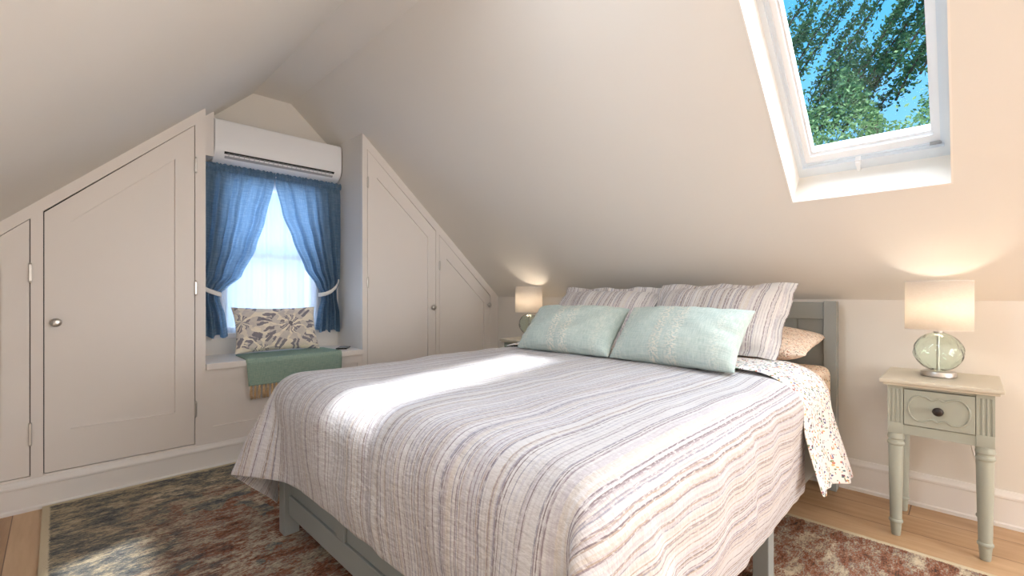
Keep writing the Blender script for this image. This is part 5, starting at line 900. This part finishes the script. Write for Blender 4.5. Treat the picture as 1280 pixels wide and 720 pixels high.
# black phone on the seat
mb = MB(); mb.box(-.038, .038, -.062, .062, 0, .010, .004); ph = mb.build('phone', M['black'])
ph.location = (1.462, 3.185, .5985); ph.rotation_euler = (0, 0, math.radians(-38)); tag(ph, 'small black phone lying face up at right end of the window seat', 'phone')
mb = MB(); mb.box(-.032, .032, -.052, .052, .0095, .0108); mb.build('screen', M['screen'], ph)

# ------------------------------------------------------------------ bed
bed = empty('bed_frame', (1.72, 1.24, 0)); tag(bed, 'grey painted wooden bed frame with panelled headboard and low footboard', 'bed')
ib = Matrix.Translation(-bed.location)
def bpart(name, mb, parent=bed, mat='bedgrey', bev=.003):
    o = mb.build(name, M[mat], None); 
    if parent is bed: o.data.transform(ib); o.parent = bed
    else: o.data.transform(ib); o.parent = parent
    if bev: mods(o, bev=bev)
    return o
BY0, BY1, BX0, BX1 = .463, 2.012, .650, 2.822
G = .0135                                     # rug top
mb = MB(); mb.box(2.778, 2.812, BY0 + .05, BY1 - .05, .865, .952)
mb.box(2.778, 2.812, BY0 + .05, BY1 - .05, .44, .50)
hb = bpart('headboard', mb)
mb = MB(); n = 12; ya, yb = BY0 + .055, BY1 - .055
for i in range(n):
    q = (yb - ya) / n; mb.box(2.790, 2.802, ya + i * q + .0015, ya + (i + 1) * q - .0015, .495, .870)
mb.box(2.796, 2.802, ya, yb, .495, .870)
bpart('headboard_panel', mb, hb, bev=0)
for ya in (BY0, BY1 - .055):
    mb = MB(); mb.box(2.762, BX1, ya, ya + .055, .001, .957); bpart('headboard_post', mb)
# footboard
mb = MB(); mb.box(.668, .690, BY0 + .05, BY1 - .05, .095, .175); mb.box(.668, .690, BY0 + .05, BY1 - .05, .335, .40)
for q in range(1, 3):
    yy_ = BY0 + .05 + (BY1 - BY0 - .1) * q / 3; mb.box(.668, .690, yy_ - .03, yy_ + .03, .175, .335)
fb = bpart('footboard', mb)
mb = MB(); mb.box(.678, .688, BY0 + .05, BY1 - .05, .17, .34); bpart('footboard_panel', mb, fb, bev=0)
for ya in (BY0, BY1 - .06):
    mb = MB(); mb.box(BX0, BX0 + .06, ya, ya + .06, G, .44); bpart('leg', mb)
for ya in (BY0 + .012, BY1 - .037):
    mb = MB(); mb.box(BX0 + .06, 2.765, ya, ya + .025, .205, .40); bpart('side_rail', mb)
for ya in (BY0 + .004, BY1 - .054):
    mb = MB(); mb.box(1.675, 1.735, ya, ya + .050, G, .395); bpart('leg', mb)
mb = MB()
for i in range(11): mb.box(.78 + i * .19, .86 + i * .19, BY0 + .035, BY1 - .035, .345, .365)
bpart('slats', mb, bev=0)

mb = MB(); mb.box(.69, 2.772, BY0 + .02, BY1 - .02, .366, .632, .055, seg=5)
bm = mb.bm; uvl = bm.loops.layers.uv.new('UVMap')
for f in bm.faces:
    for lp in f.loops: lp[uvl].uv = (lp.vert.co.x + lp.vert.co.z * .7, lp.vert.co.y + lp.vert.co.z * .7)
mt = mb.build('mattress', M['peach'], smooth=True); tag(mt, 'mattress in a peach floral fitted sheet showing near the headboard post', 'mattress')

def cloth(name, pts, n, m, su, sv, mat, puff, seed, solid):
    me = bpy.data.meshes.new(name)
    fs = [(i * (m + 1) + j, i * (m + 1) + j + 1, (i + 1) * (m + 1) + j + 1, (i + 1) * (m + 1) + j) for i in range(n) for j in range(m)]
    me.from_pydata([tuple(p) for p in pts], [], fs); me.materials.append(mat)
    uv = me.uv_layers.new(name='UVMap')
    for lp in me.loops:
        i, j = divmod(lp.vertex_index, m + 1); uv.data[lp.index].uv = (i / n * su, j / m * sv)
    b = bmesh.new(); b.from_mesh(me); b.normal_update(); b.verts.ensure_lookup_table()
    up = sum(v.normal.z for v in b.verts)
    if up < 0: bmesh.ops.reverse_faces(b, faces=b.faces[:]); b.normal_update()
    for v in b.verts:
        i, j = divmod(v.index, m + 1); e = min(i, n - i, j, m - j) / 4
        c = Vector((i / n * su, j / m * sv, seed))
        d = puff * (.75 + .5 * noise.noise(c * 2.6) + .28 * noise.noise(c * 7)) * min(1, e)
        side = min(1, max(0, (.75 - v.normal.z) / .4))
        al = c.x if abs(v.normal.y) > abs(v.normal.x) else c.y
        if name == 'duvet': d += side * .016 * (noise.noise(Vector((al * 8.5, c.z, v.co.z * 2.2))) + .5 * noise.noise(Vector((al * 19, 3.3, v.co.z * 3)))) * min(1, e + .3)
        v.co += v.normal * d
    b.to_mesh(me); b.free(); me.shade_smooth()
    o = bpy.data.objects.new(name, me); COL.objects.link(o)
    mods(o, solid=solid, off=-1 if solid > 0 else 0); mods(o, sub=2)
    return o
dv = cloth('duvet', unpack(DUVET, DUVET_N, DUVET_M), DUVET_N, DUVET_M, 1.73, 2.285, M['duvet'], .022, 1.0, .009)
tag(dv, 'white cotton duvet with grey and plum stripes spread over the bed', 'duvet')
SN, SM = 26, 110
def sheetf(i, j):
    # arc-length profile across the bed: right hem -> over the edge -> top -> over the far edge -> far hem
    f = i / SN
    hang, ra, rb, zt_ = .26 + .10 * f, .172, .140, .7005
    yr, yl, Lb = .588, 1.89, .245
    h1 = hang + Lb; total = 2 * h1 + yl - yr
    q = j / SM * total
    def prof(q2):              # distance outward past the start of the bend
        if q2 < Lb: th = q2 / Lb * PI / 2; return ra * math.sin(th), zt_ - rb * (1 - math.cos(th)), 0
        h = q2 - Lb; return ra + .075 * (h / .35) ** 1.2, zt_ - rb - h, h
    if q < h1: o, z, dn = prof(h1 - q); y = yr - o
    elif q > total - h1: o, z, dn = prof(q - total + h1); y = yl + o
    else: y = yr + (q - h1); z = zt_; dn = 0
    x = 1.905 + .06 * min(1, max(0, (y - .52) / .14)) * min(1, max(0, (1.95 - y) / .14)) + .012 * math.sin(q * 5) - (.03 if dn else 0) * min(1, dn / .05) + f * (.44 + .42 * dn)
    z -= .010 * max(0, 1 - f * 6)
    wv = dn * .045 * math.sin(f * 10 + dn * 3) + dn * .025 * math.sin(f * 21 + 1)
    y += -wv if q < h1 else (wv if q > total - h1 else 0)
    if dn == 0: z += .004 * math.sin(f * 8 + q * 4) - .012 * f
    return Vector((x, y, z))
fs_ = cloth('flat_sheet', [sheetf(i, j) for i in range(SN + 1) for j in range(SM + 1)], SN, SM, .55, 2.5, M['floral'], .004, 4.0, .006)
tag(fs_, 'white floral sheet folded back over the head end of the striped duvet', 'sheet')

# pillows on the bed: u runs from image left to right (-Y)
def bp(name, W, H, T, mat, base, tip, y, seed, label, cat, group=None, yaw=0, **kw):
    o = pillow(name, W, H, T, M[mat], seed=seed, **kw)
    up = Vector((tip[0] - base[0], 0, tip[1] - base[1])); c = Vector(((base[0] + tip[0]) / 2, y, (base[1] + tip[1]) / 2))
    frame(o, c, (math.sin(yaw), -math.cos(yaw), 0), up); tag(o, label, cat, group); return o
bp('pillow', .72, .46, .15, 'peach', (2.40, .727), (2.745, .768), .865, 5.0, 'peach floral sleeping pillow lying behind the right striped sham', 'pillow', None, 0, pinch=.05)
G1 = 'striped pillow shams against the headboard'; G2 = 'seafoam cushions on the bed'
bp('pillow_sham', .735, .47, .15, 'sham', (2.285, .70), (2.575, 1.043), .955, 1.3, 'right striped white sham, the larger looking one nearest the headboard post', 'pillow', G1, -.06, flange=.045, pinch=.03)
bp('pillow_sham', .735, .46, .15, 'sham', (2.315, .695), (2.60, 1.03), 1.665, 2.7, 'left striped white sham nearest the far lamp', 'pillow', G1, .02, flange=.045, pinch=.03)
bp('accent_cushion', .595, .325, .165, 'teal', (1.895, .690), (2.105, .918), .935, 4.4, 'right seafoam oblong cushion leaning on the right striped sham', 'cushion', G2, -.05, pinch=.05, pw=.5)
bp('accent_cushion', .595, .320, .165, 'teal', (1.875, .690), (2.095, .915), 1.53, 6.2, 'left seafoam oblong cushion nearest the window seat', 'cushion', G2, .04, pinch=.05, pw=.5)

# ------------------------------------------------------------------ nightstands (front faces -X)
def nightstand(name):
    r = empty(name)
    tw = .355; bw = .305                    # top and body widths along y; local x: front = -, origin under the top's front centre
    def P(n, mb, mat='sage', par=r, **k): return mb.build(n, M[mat], par, **k)
    mb = MB(); mb.box(.0, .405, -tw / 2, tw / 2, .632, .648, .005); mb.box(.010, .405, -tw / 2 + .01, tw / 2 - .01, .622, .633, .004); P('table_top', mb, 'sagetop')
    x0, x1 = .028, .375; y0, y1 = -bw / 2, bw / 2
    mb = MB(); zc0 = .425
    mb.box(x0 + .045, x1 - .045, y0 + .006, y0 + .018, .425, .622); mb.box(x0 + .045, x1 - .045, y1 - .018, y1 - .006, .425, .622); mb.box(x1 - .02, x1 - .008, y0 + .04, y1 - .04, .425, .622)
    mb.box(x0 + .004, x0 + .02, y0 + .045, y1 - .045, .425, .463); mb.box(x0 + .004, x0 + .02, y0 + .045, y1 - .045, .612, .622); mb.box(x0 + .03, x1 - .03, y0 + .01, y1 - .01, .455, .462)
    P('apron', mb)
    lp = [(.014, 0), (.0155, .004), (.019, .052), (.0225, .055), (.0235, .060), (.0225, .065), (.0195, .068), (.0245, .365), (.0235, .372), (.027, .376), (.0285, .381), (.027, .386), (.024, .390), (.024, .397), (.0275, .401), (.028, .408), (.026, .414), (.026, .425)]
    for cx in (x0 + .024, x1 - .024):
        for cy in (y0 + .024, y1 - .024):
            mb = MB(); mb.lathe(lp, (cx, cy, 0), 28)
            w = .0245
            if cx < .1:
                # fluted block: grooves cut into the front face profile
                prof = [(-w, w)] 
                loop = [(cx + w, cy - w)]
                yy0 = cy - w; loop.append((cx - w, cy - w))
                for q in range(3):
                    c0 = cy - .0135 + q * .0135
                    loop += [(cx - w, c0 - .0042), (cx - w + .0035, c0 - .002), (cx - w + .0035, c0 + .002), (cx - w, c0 + .0042)]
                loop += [(cx - w, cy + w), (cx + w, cy + w)]
                mb.prism(loop, [], lambda x, y: (x, y, .470), lambda x, y: (x, y, .606))
                mb.box(cx - w, cx + w, cy - w, cy + w, .425, .470, .002); mb.box(cx - w, cx + w, cy - w, cy + w, .606, .622)
            else: mb.box(cx - w, cx + w, cy - w, cy + w, .425, .622)
            P('leg', mb, smooth=True, angle=35)
    dy0, dy1 = y0 + .0505, y1 - .0505
    mb = MB(); mb.box(x0 - .001, x0 + .016, dy0, dy1, .466, .609, .0015); mb.box(x0 + .016, x1 - .05, dy0 + .012, dy1 - .012, .47, .60)
    d = P('drawer', mb)
    # raised scalloped bead on the drawer front
    cy, cz = 0, .5375; hw, hh = (dy1 - dy0) / 2 - .014, .050
    pts = []
    def curve(u): # half outline of the top edge, u in -1..1 across
        a = abs(u); z = hh
        z -= .013 * math.exp(-((a - .20) / .15) ** 2)
        if a > .62: z *= math.sqrt(max(0, 1 - ((a - .62) / .38) ** 2))
        return z
    us = [math.sin((i / 40 - .5) * PI) for i in range(41)]
    pts = [(x0 - .0012, cy + u * hw, cz + curve(u)) for u in us] + [(x0 - .0012, cy + u * hw, cz - curve(u)) for u in us[::-1][1:-1]]
    mb = MB(); mb.tube(pts, .0036, 8, closed=True); P('drawer_bead', mb, par=d, smooth=True)
    mb = MB(); mb.lathe([(.006, 0), (.006, .010), (.012, .014), (.0165, .019), (.0165, .023), (.012, .028), (.003, .030)], seg=24)
    kb = P('drawer_knob', mb, 'bronze', d, smooth=True)
    frame_local(kb, (x0 - .001, 0, .5375), (0, 1.0, 0), (0, 0, 1)); 
    kb.matrix_local = Matrix.Translation((x0 - .001, 0, .5375)) @ Matrix.Rotation(-PI / 2, 4, 'Y')
    return r
ns = nightstand('nightstand'); ns.location = (2.405, .080, .0005)
tag(ns, 'sage painted nightstand with one drawer on the near right side of the bed', 'nightstand', 'nightstands beside the bed')
ns2 = copy_tree(ns); ns2.location = (2.405, 2.365, .0005); ns2['label'] = 'sage painted nightstand on the far side of the bed, mostly hidden by the cushions'

# ------------------------------------------------------------------ lamps
def table_lamp():
    r = empty('table_lamp')
    mb = MB(); mb.lathe([(.054, 0), (.057, .002), (.057, .019), (.055, .022), (.02, .023)], seg=48); mb.build('base', M['nickel'], r, smooth=True, angle=40)
    prof = []; 
    for i in range(25):
        t = i / 24; a = PI * (.10 + .82 * t) - PI / 2
        prof.append((.080 * math.cos(a), .103 + .082 * math.sin(a)))
    inner = [(max(.004, q[0] - .0022), q[1]) for i, q in enumerate(prof)][::-1]
    mb = MB(); mb.lathe(prof + inner, seg=64, caps=False)
    # close the shell
    vs = mb.bm.verts; vs.ensure_lookup_table(); n = len(prof) * 2
    for i in range(64): mb.bm.faces.new((vs[(n - 1) * 64 + i], vs[(n - 1) * 64 + (i + 1) % 64], vs[(i + 1) % 64], vs[i]))
    for v in mb.bm.verts:
        ang = math.atan2(v.co.y, v.co.x); rr = 1 + .022 * math.cos(ang * 9 + 2.2 * math.sin(v.co.z * 60)) * math.sin((v.co.z - .023) / .16 * PI) + .012 * math.cos(ang * 17 - v.co.z * 90)
        v.co.x *= rr; v.co.y *= rr
    mb.build('glass_globe', M['lampglass'], r, smooth=True)
    mb = MB(); mb.lathe([(.0055, .022), (.0055, .182), (.015, .183), (.016, .189), (.013, .196), (.0105, .200), (.0105, .216), (.006, .218)], seg=24); mb.build('stem', M['nickel'], r, smooth=True, angle=40)
    mb = MB(); mb.lathe([(.106, .196), (.106, .400)], seg=64, caps=False); sh = mb.build('lamp_shade', M['shade'], r, smooth=True); mods(sh, solid=.0025)
    for z, q in ((.197, .106), (.399, .106)):
        mb = MB(); mb.tube([(q * math.cos(2 * PI * i / 48), q * math.sin(2 * PI * i / 48), z) for i in range(48)], .002, 6, closed=True)
        mb.build('shade_hem', M['tie'], sh, smooth=True)
    mb = MB()
    for a in range(3): mb.tube([(.012 * math.cos(a * 2.094), .012 * math.sin(a * 2.094), .212), (.105 * math.cos(a * 2.094), .105 * math.sin(a * 2.094), .214)], .0013, 6)
    mb.build('shade_spider', M['nickel'], r, smooth=True)
    mb = MB(); mb.lathe([(.008, .218), (.011, .224), (.014, .232), (.024, .246), (.029, .260), (.027, .274), (.016, .284), (.003, .288)], seg=24); mb.build('bulb', M['bulb'], r, smooth=True)
    return r
lamp = table_lamp(); lamp.location = (2.625, .086, .6495); tag(lamp, 'lit table lamp with green glass globe base on the near right nightstand', 'lamp', 'table lamps beside the bed')
lamp2 = copy_tree(lamp); lamp2.location = (2.65, 2.46, .6495); lamp2['label'] = 'lit table lamp with glass base on the far nightstand by the closets'
LAMPW = 8.0
for lp in (lamp, lamp2):
    ld = bpy.data.lights.new('lamp_light', 'POINT'); ld.energy = LAMPW; ld.color = (1, .87, .74); ld.shadow_soft_size = .03
    lo = bpy.data.objects.new('lamp_light', ld); COL.objects.link(lo); lo.location = lp.location + Vector((0, 0, .262)); 
# cord behind the near nightstand
pts = [(2.838, .010 - .015 * i / 20 - .045 * (i / 20) ** 3, .640 - .46 * i / 20) for i in range(21)]
mb = MB(); mb.tube(pts, .0028, 8); tag(mb.build('power_cord', M['cord'], smooth=True), 'thin pale lamp cord hanging behind the near nightstand', 'cord')

# ------------------------------------------------------------------ rug
mb = MB(); mb.box(0, 2.37, 0, 3.32, 0, .0125, .004); rug = mb.build('area_rug', M['rug'])
rug.location = (-.048, -.30, .0005); tag(rug, 'distressed blue grey and rust patterned area rug under the bed', 'rug')

# ------------------------------------------------------------------ tree outside
tr = empty('tree', (10.5, 1.2, -1.9)); tag(tr, 'leafy green tree seen through the roof window against blue sky', 'tree')
mb = MB(); uvl = mb.bm.loops.layers.uv.new('UVMap'); br = MB(); random.seed(11)
def leaf(p, sz, tone):
    a = Vector((random.gauss(0, 1), random.gauss(0, 1), random.gauss(0, 1))).normalized(); b = a.orthogonal().normalized()
    q = random.random() * 6.28; b = Matrix.Rotation(q, 3, a) @ b; c = a.cross(b)
    vs = [mb.bm.verts.new(p + b * sz * x + c * sz * y + a * sz * z) for x, y, z in ((-.5, 0, 0), (0, .26, .06), (.5, 0, 0), (0, -.26, .06))]
    f = mb.bm.faces.new(vs)
    for lpp in f.loops: lpp[uvl].uv = (min(1, max(0, tone + random.gauss(0, .16))), .5)
trunk = [(0, 0, 0), (.1, 0, 2), (0, .1, 4), (.1, 0, 6)]
br.tube(trunk, [.28, .22, .16, .08], 10)
# dense lower crown, sunlit look painted in by lighter tones
for i in range(34000):
    p = Vector((random.gauss(0, .9), random.gauss(0, 1.7), 0)); z = 4.1 + random.random() ** .8 * 2.2 + .35 * math.sin(p.y * 2.1) + .3 * math.sin(p.y * 5)
    if noise.noise(Vector((p.x * 1.3, p.y * 1.6, z * 1.6))) < -.12: continue
    leaf(Vector((p.x, p.y, z)), random.uniform(.055, .10), .78 if z < 5.9 + .5 * p.y * -1 * 0 else .42)
# slanting upper shoots, toned dark to paint them backlit, leaning to the right of the picture
for s in range(44):
    y = random.uniform(-2.4, 4.0); x = random.gauss(0, .6); z = random.uniform(5.4, 6.9); L_ = random.uniform(1.6, 3.4)
    pts = []
    for i in range(9):
        t = i / 8; pts.append(Vector((x + .2 * t * L_, y - .40 * t * L_ - .06 * math.sin(t * 4 + s), z + L_ * t * .85 - .10 * t * t * L_)))
    br.tube(pts, [.022 * (1 - .8 * i / 8) for i in range(9)], 5)
    for q in range(int(230 * L_)):
        t = random.random() ** .9; i = min(7, int(t * 8)); p = pts[i].lerp(pts[i + 1], t * 8 - i)
        sp = .10 * (1 - .45 * t); leaf(p + Vector((random.gauss(0, sp), random.gauss(0, sp * .75), random.gauss(0, sp * .8))), random.uniform(.06, .105), .25)
mb.build('foliage', M['leaf'], tr, recalc=False); br.build('trunk', M['bark'], tr, smooth=True)
S(MB().box(3.2, 60, -40, 40, -3.2, -3.0).build('ground', paint('lawn', srgb(96, 120, 70), .9, .4)))

# ------------------------------------------------------------------ light
W = bpy.data.worlds.new('sky'); SC.world = W; W.use_nodes = True; nt = W.node_tree; nt.nodes.clear()
tc = nt.nodes.new('ShaderNodeTexCoord'); sx = nt.nodes.new('ShaderNodeSeparateXYZ'); rp = nt.nodes.new('ShaderNodeValToRGB'); bg = nt.nodes.new('ShaderNodeBackground'); wo = nt.nodes.new('ShaderNodeOutputWorld')
nt.links.new(tc.outputs['Generated'], sx.inputs[0]); nt.links.new(sx.outputs[2], rp.inputs[0]); nt.links.new(rp.outputs[0], bg.inputs[0]); nt.links.new(bg.outputs[0], wo.inputs[0])
cr_ = rp.color_ramp; cr_.elements[0].position = 0; cr_.elements[0].color = (.50, .68, .95, 1); cr_.elements[1].position = .7; cr_.elements[1].color = (.055, .36, .85, 1)
e = cr_.elements.new(.22); e.color = (.22, .52, .88, 1)
e = cr_.elements.new(.42); e.color = (.10, .42, .78, 1)
bg.inputs[1].default_value = 1.35

SUN = 4.5
sd = bpy.data.lights.new('sun', 'SUN'); sd.energy = SUN; sd.angle = math.radians(4); sd.color = (.94, .97, 1)
so = bpy.data.objects.new('sun', sd); COL.objects.link(so); so.rotation_euler = Vector((.5, .35, -1)).to_track_quat('-Z', 'Y').to_euler()
def area(name, loc, dirn, sx_, sy_, power, col):
    d = bpy.data.lights.new(name, 'AREA'); d.shape = 'RECTANGLE'; d.size = sx_; d.size_y = sy_; d.energy = power; d.color = col
    o = bpy.data.objects.new(name, d); COL.objects.link(o); o.location = loc; o.rotation_euler = Vector(dirn).to_track_quat('-Z', 'Y').to_euler(); return o
area('rear_fill', (1.4, YR - .12, .95), (-.2, 1, .12), 1.4, 1.2, 46, (1, .955, .91))  # added fill lamp outside the made-up rear opening
area('roof_window_daylight', pr(.3, .57, .33), -NR, .42, .95, 17, (.86, .93, 1))
area('rear_roof_fill', pr(-1.6, .57, .33), -NR, .5, .95, 85, (.98, .98, 1))  # added fill through the unseen rear roof opening, brightens the left slope
area('left_roof_fill', pl(.96, .51 * fL, .12), -NL, .3, 1.0, 7, (.84, .92, 1))  # added fill lamp over the unseen left slope opening
area('niche_window_daylight', (1.07, YB + .16, 1.25), (0, -1, 0), .6, 1.0, 13, (.66, .78, 1))


# ------------------------------------------------------------------ camera
cd = bpy.data.cameras.new('camera'); cam = bpy.data.objects.new('camera', cd); COL.objects.link(cam)
cam.location = (0, 0, 1.0); cam.rotation_euler = (PI / 2, 0, -PI / 4); cd.lens = 16.0; cd.sensor_width = 36; cd.shift_y = 6 / 1280; cd.clip_start = .05
SC.camera = cam
vs = SC.view_settings; vs.view_transform = 'Standard'; vs.look = 'None'; vs.exposure = 0.33; vs.gamma = 1.0; vs.use_curve_mapping = False
SC.cycles.max_bounces = 12; SC.cycles.diffuse_bounces = 7; SC.cycles.transmission_bounces = 12; SC.cycles.transparent_max_bounces = 16
SC.cycles.use_denoising = True; SC.cycles.caustics_reflective = False; SC.cycles.caustics_refractive = True
